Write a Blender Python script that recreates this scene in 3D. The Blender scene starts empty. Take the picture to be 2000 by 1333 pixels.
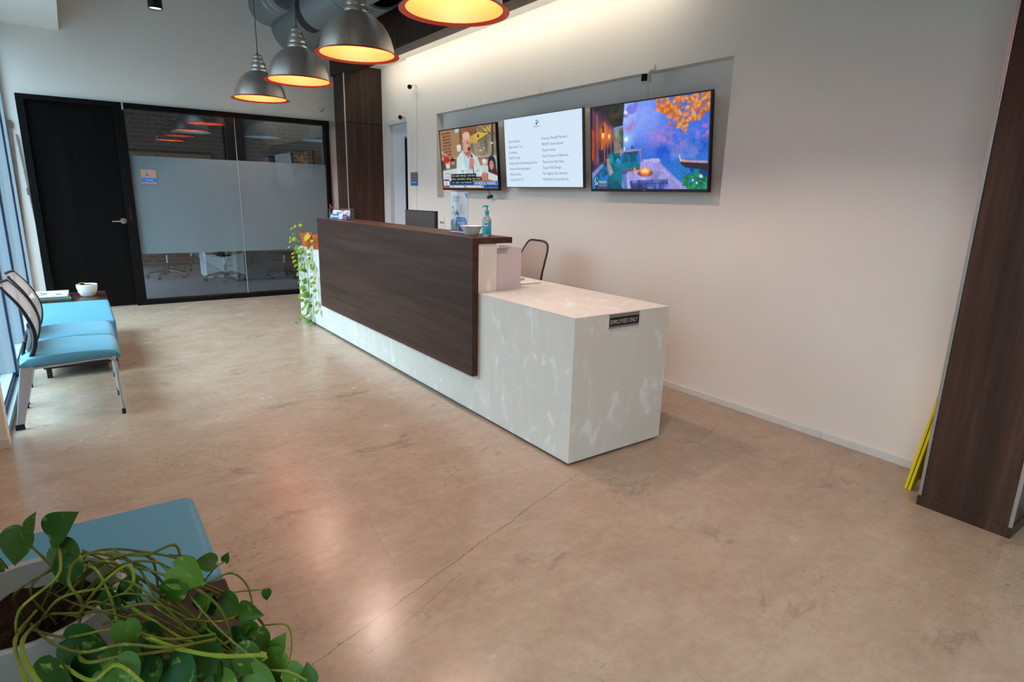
import bpy, math, random
import numpy as np
from mathutils import Vector, Matrix
S = bpy.context.scene
COL = S.collection
PI = math.pi

# ------------------------------------------------------------------ camera
CAM = np.array([-1.82315526, -2.02320154, 1.28536511])
CR = np.array([0.81263567, -0.58234784, 0.02223193])
CU = np.array([0.11987592, 0.20436985, 0.97152598])
CF = np.array([0.57030959, 0.7868316, -0.23588771])
FPX = 1166.7478
cd = bpy.data.cameras.new('camera'); cam = bpy.data.objects.new('camera', cd); COL.objects.link(cam)
m = Matrix(((CR[0], CU[0], -CF[0], CAM[0]), (CR[1], CU[1], -CF[1], CAM[1]), (CR[2], CU[2], -CF[2], CAM[2]), (0, 0, 0, 1)))
cam.matrix_world = m
cd.sensor_width = 36; cd.lens = FPX / 2000 * 36; cd.clip_start = 0.02; cd.clip_end = 200
S.camera = cam

def at(px, py, axis, val):
    """pixel of the photo -> world point on the plane axis=val"""
    d = CF + (px - 1000) / FPX * CR - (py - 666.5) / FPX * CU
    i = 'xyz'.index(axis); t = (val - CAM[i]) / d[i]
    return Vector(CAM + t * d)

# ------------------------------------------------------------------ view and world
S.view_settings.view_transform = 'Standard'; S.view_settings.look = 'None'
S.view_settings.gamma = 1; S.view_settings.use_curve_mapping = False
S.view_settings.exposure = 0.0
W = bpy.data.worlds.new('world'); S.world = W; W.use_nodes = True
bg = W.node_tree.nodes['Background']; bg.inputs[0].default_value = (0.64, 0.84, 1.0, 1)
# overcast sky: dimmer at the horizon, bright overhead
_n = W.node_tree.nodes; _l = W.node_tree.links
_tc = _n.new('ShaderNodeTexCoord'); _sp = _n.new('ShaderNodeSeparateXYZ'); _mr = _n.new('ShaderNodeMapRange')
_l.new(_tc.outputs['Generated'], _sp.inputs[0]); _l.new(_sp.outputs['Z'], _mr.inputs['Value'])
_mr.inputs['From Min'].default_value = 0.0; _mr.inputs['From Max'].default_value = 0.9; _mr.inputs['To Min'].default_value = 1.5; _mr.inputs['To Max'].default_value = 19.0
_l.new(_mr.outputs['Result'], bg.inputs[1])
S.cycles.max_bounces = 8; S.cycles.diffuse_bounces = 4; S.cycles.transparent_max_bounces = 16
S.cycles.sample_clamp_indirect = 6

def light(name, kind, loc, energy, color, rot=None, aim=None, **kw):
    l = bpy.data.lights.new(name, kind); l.energy = energy; l.color = color
    for k, v in kw.items(): setattr(l, k, v)
    o = bpy.data.objects.new(name, l); COL.objects.link(o); o.location = loc
    if aim is not None: o.rotation_euler = (Vector(aim) - Vector(loc)).to_track_quat('-Z', 'Y').to_euler()
    elif rot: o.rotation_euler = rot
    return o
# portals: they only guide the daylight of the world through the window openings
for (y0, y1) in ((1.80, 5.75), (-3.4, -1.5)):
    o = light('window_portal', 'AREA', (-2.42, (y0 + y1) / 2, 1.4), 1, (1, 1, 1), rot=(0, -PI / 2, 0), shape='RECTANGLE', size=2.7, size_y=y1 - y0)
    o.data.cycles.is_portal = True
# veiled daylight falling steeply through the left windows
light('veiled_sun', 'SUN', (-6, 2, 6), 2.2, (0.66, 0.84, 1.0), aim=(-6 + 1.0, 2 + 0.08, 6 - 1.35), angle=math.radians(30))
# cove strip hidden behind the wood beam, washing the wall of the screens
light('cove_light', 'AREA', (1.135, 2.95, 2.72), 12.5, (1.0, 0.88, 0.70), aim=(1.44, 2.95, 2.52), shape='RECTANGLE', size=4.5, size_y=0.03)
# ceiling downlights: the first is in view, the rest added as fill (the cylinder fixtures are built around them further down)
DOWN = [(-1.09, 4.0, 2.69), (-1.09, 1.4, 2.69), (-1.09, -1.2, 2.69), (0.55, -2.4, 2.69), (-0.8, -3.4, 2.69)]
for (x, y, z) in DOWN:
    light('downlight_bulb', 'SPOT', (x, y, z + 0.01), 78, (1.0, 0.84, 0.68), rot=(0, 0, 0), spot_size=2.1, spot_blend=0.8, shadow_soft_size=0.05)
# bulbs of the pendants
PEND_Y = (4.88, 3.553, 2.232, 0.914, -0.405); PEND_X = -0.108; PEND_Z = 2.20
for y in PEND_Y:
    light('pendant_bulb', 'POINT', (PEND_X, y, PEND_Z + 0.175), 40, (1.0, 0.86, 0.74), shadow_soft_size=0.035)
# meeting room: added area fill that has no fixture
light('meeting_room_fill', 'AREA', (0.2, 7.8, 3.3), 22, (0.85, 0.93, 1.0), rot=(0, 0, 0), shape='RECTANGLE', size=1.6, size_y=1.6)

# ------------------------------------------------------------------ materials
def srgb(r, g=None, b=None):
    if g is None: r, g, b = r
    f = lambda c: (c / 255 / 12.92) if c / 255 <= 0.04045 else ((c / 255 + 0.055) / 1.055) ** 2.4
    return (f(r), f(g), f(b), 1)
def mat(name, col=(0.8, 0.8, 0.8, 1), rough=0.5, metal=0.0, emit=None, estr=1.0, trans=0.0, ior=1.45, coat=0.0, spec=0.5, alpha=1.0, sheen=0.0):
    M = bpy.data.materials.new(name); M.use_nodes = True
    b = M.node_tree.nodes['Principled BSDF']
    b.inputs['Base Color'].default_value = col; b.inputs['Roughness'].default_value = rough
    b.inputs['Metallic'].default_value = metal; b.inputs['IOR'].default_value = ior
    b.inputs['Transmission Weight'].default_value = trans; b.inputs['Coat Weight'].default_value = coat
    b.inputs['Specular IOR Level'].default_value = spec; b.inputs['Alpha'].default_value = alpha
    if sheen: b.inputs['Sheen Weight'].default_value = sheen
    if emit:
        b.inputs['Emission Color'].default_value = emit; b.inputs['Emission Strength'].default_value = estr
    return M
class NT:
    def __init__(s, M): s.t = M.node_tree; s.b = s.t.nodes['Principled BSDF']
    def n(s, typ, **kw):
        x = s.t.nodes.new(typ)
        for k, v in kw.items():
            if k.startswith('i_'): x.inputs[k[2:].replace('_', ' ')].default_value = v
            else: setattr(x, k, v)
        return x
    def l(s, a, b): s.t.links.new(a, b)
    def coords(s, scale=(1, 1, 1), rot=(0, 0, 0), loc=(0, 0, 0)):
        tc = s.n('ShaderNodeTexCoord'); mp = s.n('ShaderNodeMapping')
        mp.inputs['Scale'].default_value = scale; mp.inputs['Rotation'].default_value = rot; mp.inputs['Location'].default_value = loc
        s.l(tc.outputs['Object'], mp.inputs['Vector']); return mp.outputs['Vector']
    def noise(s, vec, scale, detail=4, rough=0.5, dist=0.0):
        x = s.n('ShaderNodeTexNoise'); x.inputs['Scale'].default_value = scale; x.inputs['Detail'].default_value = detail
        x.inputs['Roughness'].default_value = rough; x.inputs['Distortion'].default_value = dist
        s.l(vec, x.inputs['Vector']); return x.outputs['Fac']
    def ramp(s, fac, stops):
        r = s.n('ShaderNodeValToRGB'); e = r.color_ramp.elements
        while len(e) > 1: e.remove(e[0])
        e[0].position = stops[0][0]; e[0].color = stops[0][1]
        for p, c in stops[1:]:
            q = e.new(p); q.color = c
        s.l(fac, r.inputs['Fac']); return r.outputs['Color']
    def mix(s, fac, a, b, mode='MIX'):
        x = s.n('ShaderNodeMix'); x.data_type = 'RGBA'; x.blend_type = mode
        for sock, v in ((x.inputs[0], fac), (x.inputs[6], a), (x.inputs[7], b)):
            if hasattr(v, 'is_linked') or hasattr(v, 'links'): s.l(v, sock)
            else: sock.default_value = v
        return x.outputs[2]
    def bump(s, h, strength, dist=0.01):
        x = s.n('ShaderNodeBump'); x.inputs['Strength'].default_value = strength; x.inputs['Distance'].default_value = dist
        s.l(h, x.inputs['Height']); s.l(x.outputs['Normal'], s.b.inputs['Normal'])

def g(v): return (v, v, v, 1)
CRACKS = [(-1.55, -0.61, -0.03, -0.09, 0.0016, 0.75), (-1.29, -0.62, -0.86, -0.44, 0.0012, 0.5), (0.80, -0.16, 1.20, -0.02, 0.0018, 0.7), (-1.0, 0.1, -1.05, -0.3, 0.001, 0.4)]
def make_concrete():
    M = mat('polished_concrete', rough=0.3, spec=0.5); t = NT(M)
    v = t.coords()
    big = t.noise(v, 0.6, 5, 0.6, 0.2)
    base = t.ramp(big, [(0.28, srgb(141, 121, 102)), (0.5, srgb(155, 137, 118)), (0.72, srgb(166, 150, 132))])
    midn = t.noise(t.coords((1, 1.5, 1), rot=(0, 0, 0.6)), 3.6, 9, 0.72, 0.35)
    c2 = t.mix(0.6, base, t.ramp(midn, [(0.28, srgb(132, 113, 95)), (0.5, srgb(155, 136, 117)), (0.72, srgb(174, 159, 141))]))
    fine = t.noise(v, 26, 6, 0.7)
    c2 = t.mix(0.22, c2, t.ramp(fine, [(0.3, srgb(125, 106, 87)), (0.7, srgb(183, 168, 148))]))
    # streaky trowel marks
    vs = t.coords((1.2, 5, 1), rot=(0, 0, 0.5))
    st = t.noise(vs, 2.4, 7, 0.65, 0.3)
    c3 = t.mix(t.ramp(st, [(0.52, g(0)), (0.75, g(0.3))]), c2, srgb(182, 168, 150))
    # pits and dark specks, clustered
    sp = t.noise(t.coords((1, 1.6, 1), rot=(0, 0, 0.6)), 48, 3, 0.55); cl = t.noise(v, 1.6, 3, 0.5)
    spm = t.n('ShaderNodeMath', operation='MULTIPLY')
    t.l(t.ramp(sp, [(0.60, g(0)), (0.66, g(1))]), spm.inputs[0]); t.l(t.ramp(cl, [(0.5, g(0)), (0.66, g(0.55))]), spm.inputs[1])
    c4 = t.mix(spm.outputs[0], c3, srgb(88, 72, 58))
    # hairline cracks: three wandering lines across the slab
    sx = t.n('ShaderNodeSeparateXYZ'); t.l(v, sx.inputs[0]); wob = t.noise(v, 3.5, 9, 0.75)
    def M2(op, a_, b_, cl=False):
        x = t.n('ShaderNodeMath', operation=op); x.use_clamp = cl
        for i, q in enumerate((a_, b_)):
            if isinstance(q, (int, float)): x.inputs[i].default_value = q
            else: t.l(q, x.inputs[i])
        return x.outputs[0]
    c5 = c4
    for (ax, ay, bx, by, wd, st_) in CRACKS:
        L_ = math.hypot(bx - ax, by - ay); ux, uy = (bx - ax) / L_, (by - ay) / L_
        px_, py_ = M2('SUBTRACT', sx.outputs[0], ax), M2('SUBTRACT', sx.outputs[1], ay)
        al = M2('ADD', M2('MULTIPLY', px_, ux), M2('MULTIPLY', py_, uy)); ac = M2('SUBTRACT', M2('MULTIPLY', py_, ux), M2('MULTIPLY', px_, uy))
        dd = M2('ABSOLUTE', M2('ADD', ac, M2('MULTIPLY', M2('SUBTRACT', wob, 0.5), 0.07)), 0.0)
        msk = M2('MULTIPLY', M2('MULTIPLY', M2('LESS_THAN', dd, wd), M2('GREATER_THAN', al, 0.0)), M2('LESS_THAN', al, L_))
        c5 = t.mix(M2('MULTIPLY', msk, st_), c5, srgb(86, 70, 56))
    # darker worn stains
    sn = t.noise(t.coords((1, 1.6, 1), loc=(4, 2, 0)), 2.1, 7, 0.7, 0.5)
    c6 = t.mix(t.ramp(sn, [(0.60, g(0)), (0.66, g(0.40))]), c5, srgb(104, 88, 74))
    t.l(c6, t.b.inputs['Base Color'])
    rr = t.ramp(midn, [(0.3, g(0.19)), (0.7, g(0.28))]); t.l(rr, t.b.inputs['Roughness'])
    t.bump(sp, 0.05, 0.004)
    return M
def make_wood(name, a, b, c, scale=(8, 0.6, 14), rough=0.42, n=3.0, spec=0.3):
    M = mat(name, rough=rough, spec=spec); t = NT(M)
    v = t.coords(scale)
    f1 = t.noise(v, n, 8, 0.65, 0.5); f2 = t.noise(v, n * 6, 5, 0.6, 0.2)
    c1 = t.ramp(f1, [(0.3, a), (0.5, b), (0.72, c)])
    c2 = t.mix(t.ramp(f2, [(0.45, g(0)), (0.7, g(0.45))]), c1, a)
    t.l(c2, t.b.inputs['Base Color']); t.bump(f2, 0.06, 0.002)
    return M
def make_marble():
    M = mat('white_solid_surface', rough=0.32); t = NT(M)
    v = t.coords((1.0, 1.0, 0.55), rot=(0.5, 0.3, 0.2))
    f = t.noise(v, 10, 6, 0.6, 0.9)
    c = t.ramp(f, [(0.44, srgb(219, 216, 207)), (0.57, srgb(222, 220, 212)), (0.63, srgb(232, 231, 227)), (0.68, srgb(240, 239, 236)), (0.76, srgb(228, 226, 220))])
    t.l(c, t.b.inputs['Base Color']); return M
def make_wall():
    M = mat('white_wall_paint', srgb(212, 207, 200), 0.62); t = NT(M)
    v = t.coords(); f = t.noise(v, 1.3, 4, 0.5)
    t.l(t.ramp(f, [(0.3, srgb(219, 213, 205)), (0.7, srgb(225, 219, 211))]), t.b.inputs['Base Color'])
    t.bump(t.noise(v, 160, 2), 0.05, 0.002); return M
def make_brick():
    M = mat('brown_brick', rough=0.85); t = NT(M)
    tc = t.n('ShaderNodeTexCoord'); mp = t.n('ShaderNodeMapping'); mp.inputs['Rotation'].default_value = (-PI / 2, 0, 0)
    t.l(tc.outputs['Object'], mp.inputs['Vector'])
    br = t.n('ShaderNodeTexBrick'); t.l(mp.outputs['Vector'], br.inputs['Vector'])
    br.inputs['Color1'].default_value = srgb(62, 45, 40); br.inputs['Color2'].default_value = srgb(76, 56, 50); br.inputs['Mortar'].default_value = srgb(112, 100, 92)
    br.inputs['Scale'].default_value = 1; br.inputs['Brick Width'].default_value = 0.21; br.inputs['Row Height'].default_value = 0.068; br.inputs['Mortar Size'].default_value = 0.005
    t.l(br.outputs['Color'], t.b.inputs['Base Color']); t.bump(br.outputs['Fac'], 0.3, -0.004); return M
def make_carpet():
    M = mat('grey_carpet', rough=0.95, spec=0.1); t = NT(M)
    a = t.noise(t.coords((2, 30, 1)), 5, 3); b = t.noise(t.coords((30, 2, 1)), 5, 3)
    t.l(t.ramp(t.mix(0.5, a, b), [(0.35, srgb(66, 70, 78)), (0.65, srgb(112, 118, 128))]), t.b.inputs['Base Color']); return M
def schlick(nt, f0=0.04):
    """two sided Fresnel reflectance of a sheet, the same from both faces"""
    ge = nt.nodes.new('ShaderNodeNewGeometry'); dt = nt.nodes.new('ShaderNodeVectorMath'); dt.operation = 'DOT_PRODUCT'
    nt.links.new(ge.outputs['Incoming'], dt.inputs[0]); nt.links.new(ge.outputs['Normal'], dt.inputs[1])
    def mth(op, a, b=None, cl=False):
        x = nt.nodes.new('ShaderNodeMath'); x.operation = op; x.use_clamp = cl
        for i, v in enumerate((a, b)):
            if v is None: continue
            if isinstance(v, (int, float)): x.inputs[i].default_value = v
            else: nt.links.new(v, x.inputs[i])
        return x.outputs[0]
    c = mth('ABSOLUTE', dt.outputs['Value']); k = mth('POWER', mth('SUBTRACT', 1.0, c, True), 5.0)
    return mth('ADD', mth('MULTIPLY', k, 1 - f0), f0, True)
def make_glass(name, tint=(0.9, 0.96, 0.97, 1), rough=0.0, f0=0.04):
    """clear sheet glass: Fresnel mix of a mirror and straight transmission"""
    M = bpy.data.materials.new(name); M.use_nodes = True; nt = M.node_tree; nt.nodes.clear()
    o = nt.nodes.new('ShaderNodeOutputMaterial'); mx = nt.nodes.new('ShaderNodeMixShader'); pass
    tr = nt.nodes.new('ShaderNodeBsdfTransparent'); gl = nt.nodes.new('ShaderNodeBsdfGlossy')
    tr.inputs[0].default_value = tint; gl.inputs['Roughness'].default_value = rough
    nt.links.new(schlick(nt, f0), mx.inputs[0]); nt.links.new(tr.outputs[0], mx.inputs[1]); nt.links.new(gl.outputs[0], mx.inputs[2]); nt.links.new(mx.outputs[0], o.inputs[0])
    return M
def make_frost():
    M = bpy.data.materials.new('frosted_film'); M.use_nodes = True; nt = M.node_tree; nt.nodes.clear()
    o = nt.nodes.new('ShaderNodeOutputMaterial'); mx = nt.nodes.new('ShaderNodeMixShader'); m2 = nt.nodes.new('ShaderNodeMixShader'); pass
    df = nt.nodes.new('ShaderNodeBsdfDiffuse'); tl = nt.nodes.new('ShaderNodeBsdfTranslucent'); gl = nt.nodes.new('ShaderNodeBsdfGlossy')
    df.inputs[0].default_value = srgb(136, 154, 161); tl.inputs[0].default_value = srgb(172, 190, 196); gl.inputs['Roughness'].default_value = 0.02
    m2.inputs[0].default_value = 0.5
    nt.links.new(df.outputs[0], m2.inputs[1]); nt.links.new(tl.outputs[0], m2.inputs[2])
    nt.links.new(schlick(nt), mx.inputs[0]); nt.links.new(m2.outputs[0], mx.inputs[1]); nt.links.new(gl.outputs[0], mx.inputs[2]); nt.links.new(mx.outputs[0], o.inputs[0])
    return M
def make_metal(name, col, rough, stretch=(1, 1, 60)):
    M = mat(name, col, rough, 1.0); t = NT(M)
    f = t.noise(t.coords(stretch), 6, 3)
    t.l(t.ramp(f, [(0.3, g(rough * 0.8)), (0.7, g(rough * 1.25))]), t.b.inputs['Roughness']); return M
def make_mesh_fabric(name, col, hole=0.35):
    """see-through mesh: small round holes in a woven sheet"""
    M = mat(name, col, 0.7); t = NT(M)
    vo = t.n('ShaderNodeTexVoronoi'); vo.inputs['Scale'].default_value = 400; vo.inputs['Randomness'].default_value = 0.15
    t.l(t.coords(), vo.inputs['Vector'])
    t.l(t.ramp(vo.outputs['Distance'], [(hole, g(0.25)), (hole + 0.08, g(1))]), t.b.inputs['Alpha']); return M
def make_leaf(name, a, b):
    M = mat(name, rough=0.5, spec=0.22); t = NT(M)
    oi = t.n('ShaderNodeAttribute'); oi.attribute_name = 'tone'
    c = t.mix(oi.outputs['Fac'], a, b)
    f = t.noise(t.coords(), 38, 3, 0.6, 1.0)
    c = t.mix(t.ramp(f, [(0.6, g(0)), (0.7, g(0.35))]), c, srgb(168, 178, 84))
    t.l(c, t.b.inputs['Base Color']); t.b.inputs['Transmission Weight'].default_value = 0.0
    t.b.inputs['Subsurface Weight'].default_value = 0.0
    return M

MT = {}
MT['floor'] = make_concrete(); MT['wall'] = make_wall(); MT['marble'] = make_marble()
MT['wood_desk'] = make_wood('dark_walnut_laminate', srgb(52, 36, 30), srgb(68, 48, 40), srgb(86, 62, 52), (9, 0.55, 13), 0.4, 1.6, 0.2)
MT['wood_col'] = make_wood('dark_walnut_column', srgb(42, 30, 25), srgb(62, 44, 36), srgb(84, 60, 49), (7, 7, 0.35), 0.42, 2.2)
MT['wood_beam'] = make_wood('dark_walnut_beam', srgb(46, 32, 27), srgb(60, 42, 35), srgb(76, 56, 47), (12, 12, 0.5), 0.45, 2.2)
MT['wood_table'] = make_wood('red_brown_wood', srgb(34, 19, 16), srgb(50, 28, 23), srgb(66, 39, 31), (6, 1, 6), 0.3, 3)
MT['white'] = mat('white_paint', srgb(222, 220, 216), 0.45)
MT['trimwhite'] = mat('white_trim', srgb(205, 203, 200), 0.5)
MT['ceil'] = mat('grey_ceiling', srgb(120, 120, 120), 0.8)
MT['black'] = mat('black_frame', srgb(12, 11, 11), 0.4, spec=0.15)
MT['blackdoor'] = make_wood('black_door_veneer', srgb(10, 9, 9), srgb(14, 13, 12), srgb(19, 17, 16), (8, 8, 0.5), 0.42, 2.0, 0.06)
MT['blackplastic'] = mat('black_plastic', srgb(18, 18, 20), 0.4)
MT['darkgrey'] = mat('dark_grey_plastic', srgb(58, 56, 56), 0.5)
MT['rubber'] = mat('dark_rubber', srgb(20, 21, 34), 0.6)
MT['alu'] = mat('brushed_aluminium_trim', srgb(190, 190, 188), 0.35, 0.9)
MT['winframe'] = mat('white_aluminium', srgb(138, 148, 154), 0.4)
MT['gasket'] = mat('blue_black_gasket', srgb(8, 22, 60), 0.5)
MT['glass'] = make_glass('clear_glass'); MT['glass_part'] = make_glass('partition_glass', (0.78, 0.82, 0.84, 1), 0.0, 0.10)
MT['frost'] = make_frost(); MT['brick'] = make_brick(); MT['carpet'] = make_carpet()
MT['spun'] = make_metal('spun_aluminium', srgb(216, 209, 202), 0.38)
def brushed(M):
    t = NT(M); tg = t.n('ShaderNodeTangent'); tg.direction_type = 'RADIAL'; tg.axis = 'Z'; t.l(tg.outputs[0], t.b.inputs['Tangent']); t.b.inputs['Anisotropic'].default_value = 0.75; t.b.inputs['Anisotropic Rotation'].default_value = 0.25
brushed(MT['spun'])
MT['neck'] = make_metal('turned_aluminium', srgb(232, 232, 230), 0.28)
MT['duct'] = mat('galvanised_duct', srgb(150, 160, 164), 0.42, 0.75)
MT['ductdark'] = mat('dark_duct', srgb(52, 62, 72), 0.6)
MT['orange'] = mat('orange_enamel', (0.52, 0.070, 0.013, 1), 0.45)
MT['orange_lip'] = mat('orange_lip', (0.70, 0.055, 0.012, 1), 0.4)
MT['bulb'] = mat('bulb_glow', srgb(255, 230, 190), 0.4, emit=(1.0, 0.78, 0.5, 1), estr=22)
MT['diffuser'] = mat('downlight_glow', srgb(255, 245, 230), 0.4, emit=(1.0, 0.9, 0.78, 1), estr=7)
MT['silver'] = mat('silver_paint', srgb(178, 178, 180), 0.35, 0.4)
MT['chrome'] = mat('satin_chrome', srgb(205, 205, 202), 0.22, 1.0)
MT['blue'] = mat('turquoise_upholstery', srgb(66, 132, 154), 0.62, sheen=0.15)
MT['blue2'] = mat('turquoise_vinyl', srgb(70, 131, 157), 0.5)
MT['mesh_grey'] = make_mesh_fabric('grey_mesh', srgb(226, 222, 220), 0.42)
MT['mesh_dark'] = make_mesh_fabric('taupe_mesh', srgb(150, 140, 132), 0.30)
MT['terra'] = mat('terracotta', srgb(190, 98, 52), 0.75)
MT['ceramic'] = mat('white_ceramic', srgb(225, 224, 222), 0.3)
MT['potgrey'] = mat('pale_stoneware', srgb(140, 138, 130), 0.55)
MT['soil'] = mat('dark_soil', srgb(38, 24, 18), 0.95, spec=0.1)
t = NT(MT['soil']); t.bump(t.noise(t.coords(), 90, 4), 1.0, 0.02)
MT['yellow'] = mat('yellow_plastic', srgb(224, 196, 16), 0.42)
MT['paper'] = mat('white_paper', srgb(228, 226, 226), 0.7)
MT['leaf'] = make_leaf('pothos_leaf', srgb(14, 56, 16), srgb(84, 112, 22))
MT['leafy'] = make_leaf('trailing_pothos_leaf', srgb(44, 104, 24), srgb(158, 166, 46))
MT['stem'] = make_leaf('pothos_stem', srgb(70, 66, 26), srgb(104, 118, 30))
MT['cable'] = mat('pale_cable', srgb(188, 184, 176), 0.6)
MT['strap'] = mat('beige_cord', srgb(150, 128, 120), 0.7)
MT['clip'] = mat('grey_brown_clip', srgb(96, 84, 80), 0.5)
MT['aqua'] = mat('aqua_pump_plastic', srgb(10, 150, 180), 0.35)
MT['gel'] = mat('clear_gel_bottle', srgb(190, 225, 228), 0.1, trans=0.75, ior=1.4)
MT['label'] = mat('aqua_label', srgb(50, 170, 205), 0.4)
MT['acrylic'] = make_glass('clear_acrylic', (0.95, 0.96, 0.97, 1), 0.02)
MT['grass'] = mat('outside_paving', srgb(104, 108, 110), 0.9)
FLAT = {}
def flat(rgb, rough=0.55):
    k = ('f', tuple(rgb), rough)
    if k not in FLAT: FLAT[k] = mat('print_%02x%02x%02x' % tuple(int(c) for c in rgb), srgb(rgb), rough)
    return FLAT[k]
def glow(rgb, s=1.0):
    k = ('g', tuple(rgb), s)
    if k not in FLAT:
        M = mat('screen_%02x%02x%02x' % tuple(int(c) for c in rgb), (0.01, 0.01, 0.01, 1), 0.4, spec=0.1, emit=srgb(rgb), estr=s)
        FLAT[k] = M
    return FLAT[k]

# ------------------------------------------------------------------ mesh builder
class MB:
    def __init__(s): s.v = []; s.f = []; s.m = []; s.mats = []; s.tone = None
    def mi(s, M):
        if isinstance(M, str): M = MT[M]
        if M not in s.mats: s.mats.append(M)
        return s.mats.index(M)
    def add(s, vs, fs, M):
        o = len(s.v); k = s.mi(M)
        s.v += [tuple(p) for p in vs]; s.f += [tuple(o + i for i in f) for f in fs]; s.m += [k] * len(fs); return s
    def box(s, x0, x1, y0, y1, z0, z1, M, T=None):
        vs = [Vector((x, y, z)) for x in (x0, x1) for y in (y0, y1) for z in (z0, z1)]
        if T is not None: vs = [T @ p for p in vs]
        return s.add(vs, [(0, 1, 3, 2), (4, 6, 7, 5), (0, 4, 5, 1), (2, 3, 7, 6), (0, 2, 6, 4), (1, 5, 7, 3)], M)
    def quad(s, a, b, c, d, M): return s.add([a, b, c, d], [(0, 1, 2, 3)], M)
    def lathe(s, prof, M, n=32, c=(0, 0, 0), T=None, cap=False):
        vs = []; fs = []
        for (r, z) in prof:
            for i in range(n):
                a = 2 * PI * i / n; p = Vector((c[0] + r * math.cos(a), c[1] + r * math.sin(a), c[2] + z)); vs.append(T @ p if T is not None else p)
        for j in range(len(prof) - 1):
            for i in range(n):
                k = (i + 1) % n; fs.append((j * n + i, j * n + k, (j + 1) * n + k, (j + 1) * n + i))
        if cap: fs += [tuple(reversed(range(n))), tuple((len(prof) - 1) * n + i for i in range(n))]
        return s.add(vs, fs, M)
    def tube(s, pts, r, M, n=8, cap=True):
        pts = [Vector(p) for p in pts]; rs = r if isinstance(r, (list, tuple)) else [r] * len(pts)
        vs = []; fs = []; up = None
        for i, p in enumerate(pts):
            d = (pts[min(i + 1, len(pts) - 1)] - pts[max(i - 1, 0)])
            d = d.normalized() if d.length > 1e-9 else Vector((0, 0, 1))
            if up is None: up = d.orthogonal().normalized()
            up = (up - d * up.dot(d)); up = up.normalized() if up.length > 1e-6 else d.orthogonal().normalized()
            w = d.cross(up)
            for k in range(n):
                a = 2 * PI * k / n; vs.append(p + (up * math.cos(a) + w * math.sin(a)) * rs[i])
        for i in range(len(pts) - 1):
            for k in range(n):
                q = (k + 1) % n; fs.append((i * n + k, i * n + q, (i + 1) * n + q, (i + 1) * n + k))
        if cap: fs += [tuple(reversed(range(n))), tuple((len(pts) - 1) * n + k for k in range(n))]
        return s.add(vs, fs, M)
    def prism(s, poly, h, M, T=None):
        """poly in xy, extruded z 0..h, then transformed"""
        n = len(poly); vs = [Vector((x, y, 0)) for x, y in poly] + [Vector((x, y, h)) for x, y in poly]
        if T is not None: vs = [T @ p for p in vs]
        return s.add(vs, [tuple(reversed(range(n))), tuple(range(n, 2 * n))] + [(i, (i + 1) % n, n + (i + 1) % n, n + i) for i in range(n)], M)
    def text(s, txt, o, r, u, size, M, align='LEFT', width=None, off=0.0004):
        cu = bpy.data.curves.new('t', 'FONT'); cu.body = txt; cu.size = 1; cu.align_x = align; cu.resolution_u = 2
        ob = bpy.data.objects.new('t', cu); COL.objects.link(ob)
        me = bpy.data.meshes.new_from_object(ob.evaluated_get(bpy.context.evaluated_depsgraph_get()))
        bpy.data.objects.remove(ob)
        r = Vector(r).normalized(); u = Vector(u).normalized(); nrm = r.cross(u); o = Vector(o)
        xs = [v.co.x for v in me.vertices] or [0, 1]; k = size
        sx = k if width is None else width / max(1e-6, max(xs) - min(xs))
        s.add([o + r * (v.co.x * sx) + u * (v.co.y * k) + nrm * off for v in me.vertices], [tuple(p.vertices) for p in me.polygons], M)
        bpy.data.meshes.remove(me); return s
    def build(s, name, parent=None, loc=None, bevel=0, smooth=35, recalc=True, segs=2):
        me = bpy.data.meshes.new(name); me.from_pydata(s.v, [], s.f)
        for M in s.mats: me.materials.append(M)
        me.polygons.foreach_set('material_index', s.m)
        if recalc:
            import bmesh
            bm = bmesh.new(); bm.from_mesh(me); bmesh.ops.recalc_face_normals(bm, faces=bm.faces); bm.to_mesh(me); bm.free()
        if s.tone is not None:
            at_ = me.attributes.new('tone', 'FLOAT', 'POINT'); at_.data.foreach_set('value', s.tone)
        if smooth:
            me.polygons.foreach_set('use_smooth', [True] * len(me.polygons)); me.set_sharp_from_angle(angle=math.radians(smooth))
        ob = bpy.data.objects.new(name, me); COL.objects.link(ob)
        if parent is not None: ob.parent = parent
        if loc is not None: ob.location = loc
        if bevel:
            b = ob.modifiers.new('bevel', 'BEVEL'); b.width = bevel; b.segments = segs; b.limit_method = 'ANGLE'; b.angle_limit = math.radians(40)
            b.harden_normals = True
        return ob
def tag(o, label=None, cat=None, group=None, kind=None):
    if label: o['label'] = label
    if cat: o['category'] = cat
    if group: o['group'] = group
    if kind: o['kind'] = kind
    return o
def thing(name, loc, label, cat, group=None, rz=0):
    o = bpy.data.objects.new(name, None); COL.objects.link(o); o.location = loc; o.rotation_euler = (0, 0, rz); o.empty_display_size = 0.05
    return tag(o, label, cat, group)
def struct(o): o['kind'] = 'structure'; return o
def copy_tree(o, parent=None):
    c = o.copy(); COL.objects.link(c)
    if parent is not None: c.parent = parent
    for ch in list(o.children): copy_tree(ch, c)
    return c
def label_child(o, s): o['label'] = s; return o
def TR(loc=(0, 0, 0), rx=0, ry=0, rz=0): return Matrix.Translation(loc) @ Matrix.Rotation(rz, 4, 'Z') @ Matrix.Rotation(ry, 4, 'Y') @ Matrix.Rotation(rx, 4, 'X')
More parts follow.
